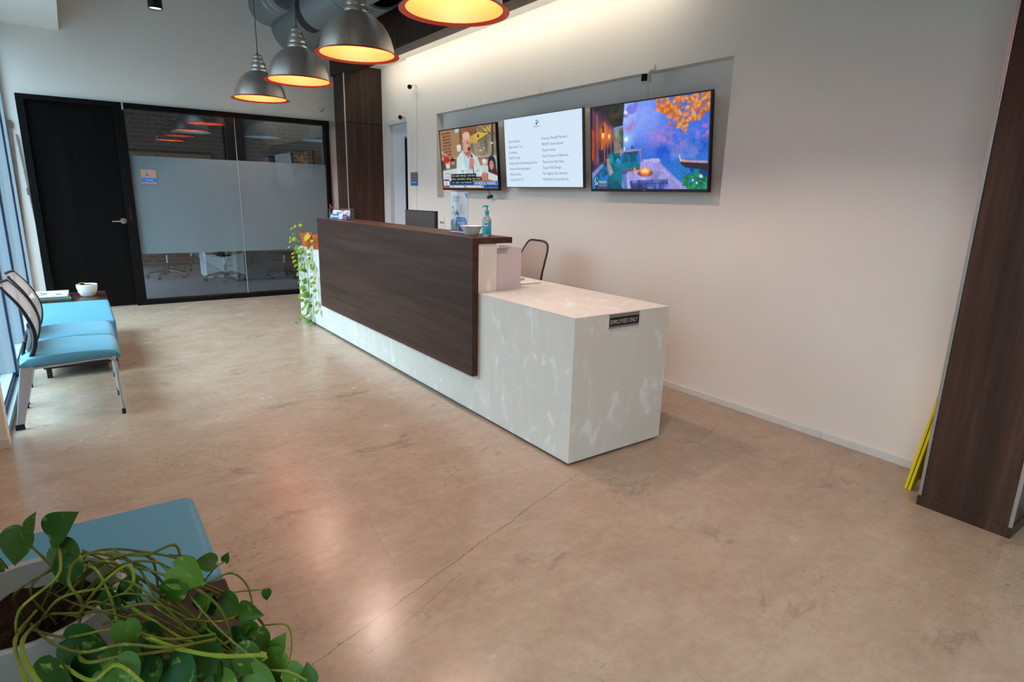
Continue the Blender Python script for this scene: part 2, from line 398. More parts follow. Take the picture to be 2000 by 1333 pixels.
def crv(pts, n=6):
    """Catmull-Rom through points"""
    P = [Vector(p) for p in pts]; P = [P[0] * 2 - P[1]] + P + [P[-1] * 2 - P[-2]]; out = []
    for i in range(1, len(P) - 2):
        for k in range(n):
            t = k / n; a, b, c, d = P[i - 1:i + 3]
            out.append(0.5 * ((2 * b) + (c - a) * t + (2 * a - 5 * b + 4 * c - d) * t * t + (3 * b - a - 3 * c + d) * t ** 3))
    return out + [P[-2]]

# ================================================================== SETTING
XW, XL, YG, YB, ZC = 1.44, -2.25, 5.785, -5.2, 3.6
DZ = 2.1454
struct(MB().box(-2.6, 2.6, YB - 0.1, YG + 0.06, -0.1, 0, 'floor').build('floor'))
struct(MB().box(-2.6, 3.4, YG + 0.06, 9.9, -0.1, 0.0, 'carpet').build('floor_meeting_room'))
struct(MB().box(-2.6, 2.6, YB - 0.1, YG + 0.15, ZC, ZC + 0.1, 'ceil').build('ceiling'))
struct(MB().box(-2.6, 3.4, YG + 0.15, 9.9, ZC, ZC + 0.1, 'ceil').build('ceiling_meeting_room'))
# wall of the screens, with the shallow recess (depth .078)
RY0, RY1, RZ0, RZ1, RD = 0.3195, 3.941, 1.2525, 2.1188, 0.078
XB2 = XW + 0.20
b = MB()
b.box(XW, XB2, YB, RY0, 0, ZC, 'wall'); b.box(XW, XB2, RY1, 4.655, 0, ZC, 'wall')
b.box(XW, XB2, RY0, RY1, 0, RZ0, 'wall'); b.box(XW, XB2, RY0, RY1, RZ1, ZC, 'wall'); b.box(XW + RD, XB2, RY0, RY1, RZ0, RZ1, 'wall')
struct(b.build('wall_right', smooth=0))
# set back wall with the white door
XS = 1.48
b = MB(); b.box(XS, XB2, 5.33, YG, 0, ZC, 'wall'); b.box(XS, XB2, 4.655, 5.33, 2.13, ZC, 'wall')
struct(b.build('wall_beside_column', smooth=0))
# far wall, above and beside the glazing
b = MB(); b.box(-2.6, 2.6, YG, YG + 0.12, DZ, ZC, 'wall'); b.box(-2.6, -2.152, YG, YG + 0.12, 0, DZ, 'wall'); b.box(0.905, 2.6, YG, YG + 0.12, 0, DZ, 'wall')
struct(b.build('wall_back', smooth=0))
struct(MB().box(-2.6, 2.6, YB - 0.1, YB, 0, ZC, 'wall').build('wall_front'))
# window wall on the left
PY0, PY1 = -1.5, 1.80
b = MB(); b.box(-2.6, -2.45, PY0, 1.70, 0, 2.76, 'wall'); b.box(-2.6, -2.226, 1.70, PY1, 0, 2.76, 'wall'); b.box(-2.6, XL, YB, -3.4, 0, 2.76, 'wall')
struct(b.build('wall_left', smooth=0))
struct(MB().box(-2.6, -1.73, YB, YG, 2.765, ZC, 'wall').build('wall_soffit_left'))
struct(MB().box(-2.45, -2.222, 1.692, 1.6995, 0, 0.05, 'trimwhite').build('baseboard_left', bevel=0.002))
struct(MB().box(XW - 0.012, XW, -1.13, -0.5042, 0, 0.042, 'trimwhite').box(XW - 0.012, XW, -0.503, 4.655, 0, 0.042, 'trimwhite').build('baseboard_right', bevel=0.002))
# meeting room shell
struct(MB().box(-2.6, 3.4, 9.58, 9.75, 0, ZC, 'brick').build('wall_meeting_room_brick'))
struct(MB().box(-2.6, -2.5, YG + 0.12, 9.58, 1.5, ZC, 'wall').build('wall_meeting_room_left'))
struct(MB().box(3.3, 3.4, YG + 0.12, 9.58, 0, ZC, 'wall').build('wall_meeting_room_right'))
struct(MB().box(0.40, 0.75, 9.40, 9.58, 0, ZC, mat('dark_brown_paint', srgb(40, 28, 26), 0.6)).build('trim_meeting_room_column'))
struct(MB().box(-8, -2.6, -9, 12, -0.12, -0.02, 'grass').build('floor_outside'))
# white ceiling strip between beam and wall
struct(MB().box(1.11, 2.6, -3.0, YG, 2.776, 2.82, 'white').build('ceiling_strip'))

# windows
def window(name, y0, y1, mull):
    fr = MB(); 
    def bar(ya, yb, za, zb, x0=-2.345, x1=-2.25): fr.box(x0, x1, ya, yb, za, zb, 'winframe')
    bar(y0, y1, 0.0, 0.045, -2.36, -2.236); bar(y0, y1, 0.045, 0.075, -2.345, -2.275)
    fr.box(-2.274, -2.262, y0, y1, 0.0455, 0.066, 'gasket')
    bar(y0, y1, 2.70, 2.765)
    bar(y0, y0 + 0.05, 0.075, 2.70); bar(y1 - 0.05, y1, 0.075, 2.70)
    for y in mull:
        bar(y - 0.035, y + 0.035, 0.075, 2.70)
        fr.box(-2.262, -2.2495, y - 0.052, y - 0.0355, 0.05, 2.70, 'gasket')
    w = struct(fr.build(name, bevel=0.003))
    pn = MB(); pn.box(-2.312, -2.306, y0 + 0.03, y1 - 0.03, 0.06, 2.715, 'glass'); pn.build('pane', w, smooth=0)
    return w
window('window_1', PY1 + 0.001, YG - 0.001, (3.0, 3.95, 5.28))
window('window_fill', -3.4, PY0 - 0.001, (-2.45,))  # unseen window, added behind the camera as general fill
# cords of the roller shade
def cord(pts, clips, label):
    o = thing('shade_cord', pts[0], label, 'cord', 'shade cords by the black door')
    b = MB(); b.tube([Vector(p) - Vector(pts[0]) for p in pts], 0.0065, 'strap', 8); b.build('cord', o)
    for c in clips:
        k = MB(); k.box(-0.014, 0.014, -0.010, 0.008, -0.035, 0.035, 'clip'); k.build('clip', o, loc=Vector(c) - Vector(pts[0]), bevel=0.003)
YC = 5.768
cord([at(18, 238, 'y', YC), at(38, 380, 'y', YC), at(62, 556, 'y', YC)], [at(20, 242, 'y', YC)], 'beige shade cord hanging on the wall strip, nearer the window')
cord([at(31, 262, 'y', YC), at(56, 374, 'y', YC), at(87, 510, 'y', YC), at(94, 566, 'y', YC)], [at(56, 374, 'y', YC), at(87, 510, 'y', YC)], 'beige shade cord with two brown clips, nearer the black door')

# black door and glazed partition
X0, X1, X2 = -2.152, -1.290, 0.905
d = struct(MB().box(X0, X0 + 0.062, YG - 0.03, YG + 0.1, 0, DZ, 'black').box(X0 + 0.062, X1 - 0.075, YG - 0.03, YG + 0.1, DZ - 0.05, DZ, 'black').box(X1 - 0.075, X1 + 0.002, YG - 0.03, YG + 0.1, 0, DZ, 'black').build('door_1', bevel=0.002))
dl = MB().box(X0 + 0.064, X1 - 0.077, YG + 0.012, YG + 0.055, 0.008, DZ - 0.052, 'blackdoor').build('door_leaf', d, bevel=0.002)
h = MB(); h.lathe([(0.0, 0), (0.031, 0), (0.033, 0.004), (0.030, 0.012), (0.0, 0.014)], 'chrome', 24, T=TR((-1.396, YG + 0.012, 0.93), rx=PI / 2))
h.tube([(-1.396, YG - 0.0, 0.93), (-1.396, YG - 0.035, 0.93), (-1.40, YG - 0.045, 0.93), (-1.42, YG - 0.047, 0.929), (-1.50, YG - 0.042, 0.927)], [0.011, 0.011, 0.011, 0.009, 0.007], 'chrome', 12)
h.build('door_handle', dl)
MB().box(-1.335, -1.318, YG - 0.034, YG - 0.0305, 0.93, 1.06, 'blackplastic').build('strike_plate', d)
MB().box(X0 + 0.064, X1 - 0.077, YG - 0.025, YG + 0.06, 0.0, 0.007, 'alu').build('threshold', d)
fr = MB()
fr.box(X1 + 0.003, X2, YG - 0.03, YG + 0.1, 0, 0.052, 'black'); fr.box(X1 + 0.003, X2, YG - 0.03, YG + 0.1, DZ - 0.055, DZ, 'black')
fr.box(X2 - 0.055, X2, YG - 0.03, YG + 0.1, 0.052, DZ - 0.055, 'black'); fr.box(X1 + 0.003, X1 + 0.02, YG - 0.03, YG + 0.1, 0.052, DZ - 0.055, 'black')
w3 = struct(fr.build('window_3', bevel=0.002))
JX = -0.192
pa = MB(); pa.box(X1 + 0.012, JX - 0.003, YG + 0.012, YG + 0.022, 0.05, DZ - 0.05, 'glass_part').build('pane', w3, smooth=0)
pb = MB(); pb.box(JX + 0.003, X2 - 0.05, YG + 0.012, YG + 0.022, 0.05, DZ - 0.05, 'glass_part').build('pane', w3, smooth=0)
MB().box(JX - 0.003, JX + 0.003, YG + 0.008, YG + 0.025, 0.052, DZ - 0.055, mat('clear_joint', srgb(150, 156, 156), 0.3)).build('joint', w3, smooth=0)
MB().box(X1 + 0.02, JX - 0.003, YG + 0.0105, YG + 0.0115, 0.566, 1.618, 'frost').build('frosted_film', w3, smooth=0)
MB().box(JX + 0.003, X2 - 0.055, YG + 0.0105, YG + 0.0115, 0.566, 1.618, 'frost').build('frosted_film', w3, smooth=0)
for (x, z) in ((-1.28, 2.118), (0.925, 2.10)):
    o = tag(MB().box(x - 0.008, x + 0.008, YG - 0.038, YG - 0.031 if x < 0 else YG, z - 0.045, z + 0.03, 'silver').build('door_sensor', bevel=0.002),
            'slim silver sensor at the top of the black frame, ' + ('above the door edge' if x < 0 else 'right end of the glazing'), 'sensor')

# white door in the set back wall
fr = MB()
fr.box(XS - 0.025, XS + 0.06, 5.195, 5.34, 0, 2.0999, 'trimwhite'); fr.box(XS - 0.025, XS + 0.06, 4.656, 5.34, 2.10, 2.15, 'trimwhite')
d2 = struct(fr.build('door_2', bevel=0.004))
dl = MB().box(XS + 0.03, XS + 0.07, 4.66, 5.193, 0.008, 2.098, mat('cool_white_door', srgb(200, 204, 212), 0.4)).build('door_leaf', d2)
MB().box(XS + 0.024, XS + 0.0295, 4.66, 4.86, 0.30, 1.95, mat('grey_glazing_bead', srgb(130, 130, 132), 0.4)).build('vision_frame', dl)
MB().box(XS + 0.019, XS + 0.0235, 4.66, 4.835, 0.32, 1.93, 'black').build('vision_panel', dl)

# wood clad columns
def wood_column(name, x0, x1, y0, y1, z1, skirt, joint=None):
    b = MB()
    zs = [skirt, z1] if joint is None else [skirt, joint - 0.004, joint + 0.004, z1]
    for i in range(0, len(zs), 2): b.box(x0, x1, y0, y1, zs[i], zs[i + 1], 'wood_col')
    if joint: b.box(x0 + 0.004, x1 - 0.001, y0 + 0.004, y1 - 0.001, joint - 0.004, joint + 0.004, 'black')
    return b
wc = wood_column('c', 0.996, XS, 5.43, YG, 2.776, 0.0, 2.12)
o = struct(wc.build('trim_wood_column_back', smooth=0))
label_child(MB().box(0.989, 1.002, 5.423, 5.436, 0, 2.70, 'alu').build('corner_strip', o, bevel=0.002), 'silver corner strip')
o = struct(wood_column('c', 1.057, XW, -1.459, -1.138, ZC, 0.046).build('trim_wood_column_front', smooth=0))
label_child(MB().box(1.0505, 1.0635, -1.1445, -1.1315, 0.046, ZC, 'alu').build('corner_strip', o, bevel=0.002), 'silver corner strip')
label_child(MB().box(1.0505, 1.0635, -1.4655, -1.4525, 0.046, ZC, 'alu').build('corner_strip', o, bevel=0.002), 'silver corner strip')
MB().box(1.050, XW, -1.466, -1.131, 0, 0.0455, 'wood_col').build('skirting', o, bevel=0.002)
# wood beam under the ceiling
b = MB()
ys = [-3.0, -1.0, 0.95, 2.90, 3.85, 5.43]
for i in range(5): b.box(0.96, 1.11, ys[i] + (0.002 if i else 0), ys[i + 1], 2.676, ZC, 'wood_beam')
b.box(0.965, 1.105, -3.0, 5.43, 2.69, ZC - 0.01, 'black')
struct(b.build('trim_wood_beam', smooth=0))
struct(MB().box(0.96, 0.995, 5.4305, YG, 2.676, ZC, 'wood_beam').box(0.9955, 1.11, 5.4305, YG, 2.777, ZC, 'wood_beam').build('trim_wood_beam_end', smooth=0))

# ================================================================== RECEPTION DESK
WD, LD, HD = 0.6606, 4.2877, 0.74
Y1, Y2, ZB, ZT = 0.829, 3.494, 0.2495, 1.0538
desk = thing('reception_desk', (0, 0, 0), 'long white veined reception desk with a raised dark wood front', 'reception desk')
b = MB(); b.box(0.05, 0.45, 0.05, LD - 0.05, 0, 0.02, 'blackplastic'); b.build('plinth', desk)
b = MB(); b.box(0, 0.04, 0, LD, 0.014, HD - 0.0005, 'marble'); b.build('front_panel', desk, smooth=0)
b = MB(); b.box(0.0401, WD, 0, 0.04, 0.014, HD - 0.0005, 'marble'); b.build('end_panel', desk, smooth=0)
b = MB(); b.box(0.0405, WD, LD - 0.04, LD, 0.014, HD - 0.0005, 'marble'); b.build('end_panel', desk, smooth=0)
b = MB(); b.box(0, WD, 0, LD, HD, HD + 0.002, 'marble'); b.box(0.041, WD - 0.001, 0.041, LD - 0.041, HD - 0.04, HD - 0.0006, 'marble'); b.build('worktop', desk, smooth=0)
b = MB(); b.box(0, 0.13, Y1 + 0.01, Y2 - 0.005, HD + 0.0025, ZT - 0.0348, 'marble'); b.build('riser', desk, bevel=0.001)
b = MB(); b.box(-0.0407, -0.0005, Y1, Y2, ZB, ZT - 0.0002, 'wood_desk'); b.build('wood_front', desk, bevel=0.0015)
b = MB(); b.box(0, 0.2296, Y1, Y2, ZT - 0.0342, ZT, 'wood_desk'); b.build('wood_shelf', desk, bevel=0.0015)
# EMPLOYEES ONLY plate on the near end
pl = tag(MB().box(0.221, 0.428, -0.004, -0.0002, 0.668, 0.734, mat('brushed_silver_plate', srgb(150, 150, 150), 0.4, 0.5)).box(0.221, 0.428, -0.0046, -0.004, 0.6785, 0.7225, flat((26, 25, 24)))
         .box(0.219, 0.4295, -0.0042, -0.0002, 0.7335, 0.7355, 'black')
         .text('EMPLOYEES ONLY', (0.2265, -0.0048, 0.6895), (1, 0, 0), (0, 0, 1), 0.0295, flat((205, 200, 192)), width=0.188).build('name_plate', smooth=0),
         'black and silver EMPLOYEES ONLY plate on the near end of the white desk', 'sign')

# things on the raised shelf
def fan(c, r, n, a0=0, a1=2 * PI): return [(c[0] + r * math.cos(a0 + (a1 - a0) * i / n), c[1] + r * math.sin(a0 + (a1 - a0) * i / n)) for i in range(n + 1)]
# flyer stand facing the visitors: plane normal -x; text runs toward -y
def P3(x, y0, z0, R=(0, -1, 0), U=(0, 0, 1)):
    """local 2d frame -> world"""
    R = Vector(R); U = Vector(U); O = Vector((x, y0, z0)); N = R.cross(U)
    return lambda u, v, w=0: O + R * u + U * v + N * w
fy = thing('flyer_stand', (0.125, 1.255, ZT), 'clear stand with a white and blue flyer, beside the white bowl on the shelf', 'flyer stand')
f = P3(0, 0.103, 0)
b = MB(); b.box(-0.004, -0.0025, -0.105, 0.105, 0.0, 0.252, 'acrylic'); b.box(0.0025, 0.004, -0.105, 0.105, 0.0, 0.252, 'acrylic'); b.box(-0.03, 0.05, -0.105, 0.105, -0.0, 0.003, 'acrylic'); b.build('holder', fy, smooth=0)
b = MB(); b.box(-0.0015, 0.0015, -0.1, 0.1, 0.005, 0.248, 'paper')
def poly(b, F, pts, M, w=0.0018, h=None):
    n = len(pts); b.add([F(u, v, w) for u, v in pts], [tuple(range(n))], M)
Wf, Hf = 0.206, 0.243
pf = lambda u, v: (u * Wf, 0.005 + (1 - v) * Hf)
def pp(pts, c, w=0.0018): poly(b, f, [pf(u, v) for u, v in pts], flat(c), w)
pp([(0.80, 0.02), (0.97, 0.02), (0.97, 0.18)], (30, 110, 195)); pp([(0.02, 0.98), (0.02, 0.72), (0.15, 0.67), (0.3, 0.69), (0.4, 0.76), (0.4, 0.98)], (48, 48, 58))
pp([(0.14, 0.68), (0.2, 0.58), (0.28, 0.58), (0.3, 0.69), (0.22, 0.76)], (214, 196, 190)); pp([(0.2, 0.70), (0.26, 0.70), (0.24, 0.86)], (240, 240, 240), 0.0019)
pp([(0.34, 0.62), (0.86, 0.62), (0.96, 0.70), (0.96, 0.80), (0.88, 0.86), (0.34, 0.86)], (40, 120, 200)); pp([(0.44, 0.86), (0.96, 0.86), (0.96, 0.98), (0.44, 0.98)], (46, 74, 140))
for (u, v, r, c) in ((0.14, 0.38, 0.05, (40, 110, 200)), (0.25, 0.43, 0.04, (230, 200, 60)), (0.36, 0.5, 0.055, (120, 80, 190)), (0.44, 0.54, 0.05, (110, 90, 200)), (0.2, 0.5, 0.05, (90, 170, 200)), (0.1, 0.53, 0.035, (210, 120, 130)), (0.3, 0.55, 0.04, (60, 90, 120))):
    pp([(u + r * math.cos(a) * (1 + 0.3 * math.sin(3 * a)), v + r * math.sin(a)) for a in np.linspace(0, 2 * PI, 12)[:-1]], c, 0.0019)
def ft(s, u, v, size, c, wd=None): b.text(s, f(*pf(u, v), 0.0019), (0, -1, 0), (0, 0, 1), size, flat(c), width=wd)
ft('LUNCH &', 0.15, 0.165, 0.024, (60, 62, 74), 0.075); ft('LEARN', 0.15, 0.245, 0.024, (40, 110, 190), 0.055)
for v in (0.33, 0.385, 0.44, 0.495): pp([(0.58, v), (0.70, v), (0.70, v + 0.012), (0.58, v + 0.012)], (120, 120, 130)); pp([(0.58, v + 0.022), (0.88, v + 0.022), (0.88, v + 0.028), (0.58, v + 0.028)], (170, 170, 175))
for v in (0.67, 0.73, 0.76, 0.79): pp([(0.40, v), (0.84, v), (0.84, v + 0.014), (0.40, v + 0.014)], (215, 228, 245), 0.0019)
b.build('flyer', fy, smooth=0)
# bowl
b = MB(); b.lathe([(0.0, 0.0), (0.032, 0.0), (0.036, 0.003), (0.047, 0.022), (0.056, 0.042), (0.067, 0.054), (0.0685, 0.0565), (0.066, 0.057), (0.054, 0.045), (0.044, 0.025), (0.032, 0.008), (0.0, 0.007)], 'ceramic', 40)
tag(b.build('bowl', loc=(0.066, 1.015, ZT)), 'small white flared bowl on the wood shelf, between the flyer and the pump bottle', 'bowl')
# gel bottle
bo = thing('pump_bottle', (0.108, 0.915, ZT), 'clear hand gel bottle with an aqua pump at the near end of the wood shelf', 'bottle')
b = MB(); b.lathe([(0, 0), (0.0235, 0), (0.0255, 0.003), (0.0255, 0.098), (0.023, 0.108), (0.014, 0.117), (0.011, 0.119), (0.011, 0.124), (0, 0.124)], 'gel', 32); b.build('bottle_body', bo)
b = MB(); b.lathe([(0.0257, 0.018), (0.0259, 0.02), (0.0259, 0.084), (0.0257, 0.086)], 'label', 32)
F = lambda a, z: Vector((0.0262 * math.cos(a), 0.0262 * math.sin(a), z))
def patch(a0, a1, z0, z1, M, n=8):
    for i in range(n):
        p, q = a0 + (a1 - a0) * i / n, a0 + (a1 - a0) * (i + 1) / n; b.quad(F(p, z0), F(q, z0), F(q, z1), F(p, z1), M)
AV = math.atan2(CAM[1] - 0.915, CAM[0] - 0.108)
patch(AV - 0.7, AV + 0.3, 0.060, 0.086, flat((190, 220, 226))); patch(AV - 0.5, AV + 0.2, 0.067, 0.078, flat((40, 70, 96)));
patch(AV - 0.1, AV + 0.3, 0.024, 0.038, flat((60, 72, 40))); patch(AV + 0.02, AV + 0.18, 0.028, 0.034, flat((210, 200, 90)))
b.build('bottle_label', bo)
b = MB(); b.lathe([(0, 0.124), (0.0125, 0.124), (0.0125, 0.146), (0.007, 0.150), (0.0045, 0.151), (0.0045, 0.168), (0.009, 0.169), (0.009, 0.176), (0, 0.177)], 'aqua', 24)
b.tube([(0, 0, 0.172), (-0.010, 0.002, 0.173), (-0.024, 0.004, 0.171), (-0.027, 0.0045, 0.166)], [0.005, 0.005, 0.0035, 0.003], 'aqua', 10); b.build('pump', bo)
# card holder
CA = math.radians(27); CX, CY = 0.062, 3.15
ch = thing('card_holder', (CX, CY, ZT), 'clear holder full of business cards and leaflets at the far end of the wood shelf', 'card holder', None, CA)
b = MB(); b.box(-0.05, 0.05, -0.105, 0.105, 0, 0.004, 'acrylic'); b.box(-0.05, -0.047, -0.105, 0.105, 0.004, 0.03, 'acrylic'); b.box(0.047, 0.05, -0.105, 0.105, 0.004, 0.095, 'acrylic')
b.box(-0.0465, 0.0465, -0.105, -0.102, 0.004, 0.06, 'acrylic'); b.box(-0.0465, 0.0465, 0.102, 0.105, 0.004, 0.06, 'acrylic'); b.build('holder', ch, smooth=0)
def card(x, y, w, h, z, c, stripes, lab, name='business_card'):

    m_ = MB(); m_.box(-0.0015, 0.0015, -w / 2, w / 2, 0, h, flat(c))
    fr_ = P3(0, w / 2, 0)
    for (u0, v0, u1, v1, cc) in stripes:
        m_.add([fr_(u0 * w, (1 - v1) * h, 0.0018), fr_(u1 * w, (1 - v1) * h, 0.0018), fr_(u1 * w, (1 - v0) * h, 0.0018), fr_(u0 * w, (1 - v0) * h, 0.0018)], [(0, 1, 2, 3)], flat(cc))
    ob = m_.build(name, loc=(CX + x * math.cos(CA) - y * math.sin(CA), CY + x * math.sin(CA) + y * math.cos(CA), ZT + z), smooth=0); ob.rotation_euler = (0, 0.18, CA)
    return tag(ob, lab, 'card', 'cards in the clear holder')
card(-0.036, 0.047, 0.096, 0.042, 0.0045, (38, 88, 150), [(0.05, 0.3, 1, 0.62, (190, 215, 225)), (0.14, 0.1, 0.2, 0.9, (225, 240, 248))], 'blue card with a pale band, front row left in the clear holder')
card(-0.036, -0.024, 0.043, 0.046, 0.0045, (226, 220, 222), [(0.15, 0.4, 0.6, 0.46, (190, 140, 140)), (0.94, 0, 1, 1, (110, 150, 210))], 'small white card in the middle of the front row of the holder')
card(-0.036, -0.073, 0.046, 0.044, 0.0045, (76, 58, 140), [(0.2, 0.3, 0.8, 0.34, (150, 140, 190)), (0.2, 0.45, 0.8, 0.49, (150, 140, 190))], 'purple card at the right of the front row of the holder')
card(-0.004, 0.047, 0.096, 0.048, 0.0305, (228, 226, 222), [(0.48, 0.3, 1, 1, (60, 130, 200)), (0.2, 0.3, 0.35, 0.5, (170, 180, 160))], 'white and blue leaflet, back row left in the clear holder', 'leaflet')
card(-0.004, -0.053, 0.096, 0.050, 0.0305, (222, 214, 216), [(0.0, 0.0, 0.35, 0.3, (214, 110, 90)), (0.7, 0.08, 0.9, 0.2, (130, 110, 130)), (0.5, 0.4, 0.85, 0.52, (50, 50, 56)), (0.05, 0.5, 0.2, 0.56, (40, 46, 70))], 'white leaflet with a coral corner, back row right in the clear holder', 'leaflet')
pc = tag(MB().lathe([(0, 0), (0.019, 0), (0.019, 0.088), (0.017, 0.088), (0.017, 0.004), (0, 0.004)], mat('dark_red_cup', srgb(70, 26, 28), 0.4), 24).build('pen_cup', loc=(0.028, 3.300, ZT)), 'dark red pen cup behind the card holder on the wood shelf', 'cup')
for (dx, dy, hh, c, lab) in ((-0.006, 0.004, 0.125, (214, 60, 50), 'red topped pen standing in the dark red cup'), (0.006, -0.004, 0.108, (86, 60, 130), 'purple pen standing in the dark red cup')):
    b = MB(); b.tube([(0, 0, 0.005), (dx * 0.6, dy * 0.6, hh * 0.8)], 0.004, flat((120, 30, 34)), 8); b.tube([(dx * 0.6, dy * 0.6, hh * 0.8), (dx, dy, hh)], 0.0055, flat(c, 0.3), 10)
    tag(b.build('pen', loc=(0.028, 3.300, ZT)), lab, 'pen')

# white upright document sorter on the worktop, behind the riser
so = thing('document_sorter', (0.131, 0.87, HD + 0.002), 'white upright document sorter on the desk, just behind the end of the wood front', 'desk organizer')
b = MB(); b.box(0.0005, 0.198, 0.0, 0.006, 0, 0.246, mat('white_acrylic', srgb(205, 198, 200), 0.35)); b.box(0.19, 0.198, 0.0065, 0.23, 0, 0.246, mat('white_acrylic_side', srgb(205, 198, 200), 0.35)); b.box(0.0005, 0.19, 0.0065, 0.23, 0, 0.005, 'paper'); b.build('casing', so, bevel=0.001)
MB().box(0.0, 0.09, -0.003, -0.0005, 0.215, 0.2405, mat('grey_translucent_tab', srgb(165, 158, 160), 0.4)).build('label_tab', so)
for i, (x0, x1, y0, y1, z, lab) in enumerate(((0.36, 0.57, 0.98, 1.27, 0, 'white paper sheets lying on the desk worktop behind the sorter, lower pile'), (0.37, 0.53, 1.10, 1.36, 0.008, 'stack of white paper on the desk worktop behind the sorter, upper pile'))):
    b = MB(); n = 4 if i == 0 else 9
    for k in range(n):
        j = 0.003 * math.sin(k * 2.3); b.box(x0 + j, x1 + j, y0 - j, y1 - j, HD + 0.0022 + z + k * 0.0019, HD + 0.0022 + z + k * 0.0019 + 0.0015, 'paper')
    tag(b.build('paper_stack', smooth=0), lab, 'paper')

# terracotta pots with trailing pothos at the far end of the desk
rnd = random.Random(7)
def leaf_mesh(b, base, direc, normal, size, M, tone, fold=0.25, curl=0.2):
    """heart shaped leaf, 2 x 7 grid, folded along the midrib"""
    d = Vector(direc).normalized(); nrm = Vector(normal); nrm = (nrm - d * nrm.dot(d))
    nrm = nrm.normalized() if nrm.length > 1e-5 else d.orthogonal().normalized(); s_ = d.cross(nrm)
    prof = [(-0.11, 0.16), (-0.09, 0.25), (-0.03, 0.34), (0.05, 0.41), (0.15, 0.455), (0.27, 0.47), (0.40, 0.45), (0.52, 0.395), (0.64, 0.315), (0.75, 0.225), (0.85, 0.135), (0.93, 0.06), (1.0, 0.0)]
    vs = []; base = Vector(base)
    for (u, w) in prof:
        mid = u if u > -0.05 else 0.02
        bend = -curl * u * u
        vs.append(base + (d * u + s_ * (-w) + nrm * (bend + fold * w)) * size)
        vs.append(base + (d * u + s_ * (-w * 0.5) + nrm * (bend + fold * w * 0.55)) * size)
        vs.append(base + (d * mid + nrm * (bend - 0.01)) * size)
        vs.append(base + (d * u + s_ * (w * 0.5) + nrm * (bend + fold * w * 0.55)) * size)
        vs.append(base + (d * u + s_ * w + nrm * (bend + fold * w)) * size)
    fs = []
    for i in range(len(prof) - 1):
        for k in range(4): fs.append((i * 5 + k, i * 5 + k + 1, (i + 1) * 5 + k + 1, (i + 1) * 5 + k))
    o = len(b.v); b.add(vs, fs, M)
    if b.tone is None: b.tone = []
    b.tone += [tone] * (len(b.v) - len(b.tone))
def terracotta(loc, label, vines, group, seed, crown):
    r_ = random.Random(seed)
    o = thing('potted_pothos', loc, label, 'potted plant', group)
    b = MB(); b.lathe([(0, 0), (0.040, 0), (0.052, 0.105), (0.059, 0.106), (0.062, 0.132), (0.060, 0.134), (0.055, 0.132), (0.052, 0.115), (0, 0.112)], 'terra', 32); b.build('pot', o)
    b = MB(); b.lathe([(0, 0.121), (0.03, 0.122), (0.0535, 0.119)], 'soil', 24); b.build('soil', o)
    st = MB(); lf = MB(); st.tone = []; lf.tone = []
    for (pts, yel, dens) in vines:
        pts = [Vector(p) - Vector((0, 0.11 * min(1, max(0, k - 1) / 2), 0)) for k, p in enumerate(pts)]; dens = dens * 1.25
        c = crv(pts, 8)
        n0 = len(st.v); st.tube(c, 0.0016, 'stem', 5); st.tone += [0.5] * (len(st.v) - n0)
        L = 0; nxt = 0.16
        for i in range(1, len(c)):
            L += (c[i] - c[i - 1]).length
            if L > nxt:
                nxt = L + dens * r_.uniform(0.5, 1.5); p = c[i]
                dr = Vector((-abs(r_.uniform(0.2, 0.8)), r_.uniform(-1, 1), r_.uniform(-0.7, 0.3))) if p.z < 0.1 else Vector((r_.uniform(-1, 0.3), r_.uniform(-1, 1), r_.uniform(-0.8, 0.4)))
                dr.normalize(); q = p + dr * 0.015
                if p.z < 0.1: q.x = min(q.x, p.x - 0.004)
                st.tube([p, (p + q) / 2 + Vector((0, 0, 0.003)), q], 0.001, 'stem', 4); st.tone += [0.5] * (len(st.v) - len(st.tone))
                leaf_mesh(lf, q, dr, Vector((-1, -0.5, 0.7)), r_.uniform(0.036, 0.062), 'leafy', min(1, max(0, yel + r_.uniform(-0.3, 0.3))))
    for (a, rr, h, tone, sz) in crown:
        p0 = Vector((0.02 * math.cos(a), 0.02 * math.sin(a), 0.12)); p2 = Vector((rr * math.cos(a), rr * math.sin(a), 0.12 + h)); p1 = (p0 + p2) / 2 + Vector((0, 0, 0.03))
        st.tube(crv([p0, p1, p2], 5), 0.0014, 'stem', 5); st.tone += [0.8] * (len(st.v) - len(st.tone))
        leaf_mesh(lf, p2, Vector((math.cos(a), math.sin(a), -0.9)), Vector((-0.6, -0.5, 1)), sz, 'leafy', tone)
    st.build('stems', o); lf.build('leaves', o, recalc=False)
    return o
fl = -HD - 0.002
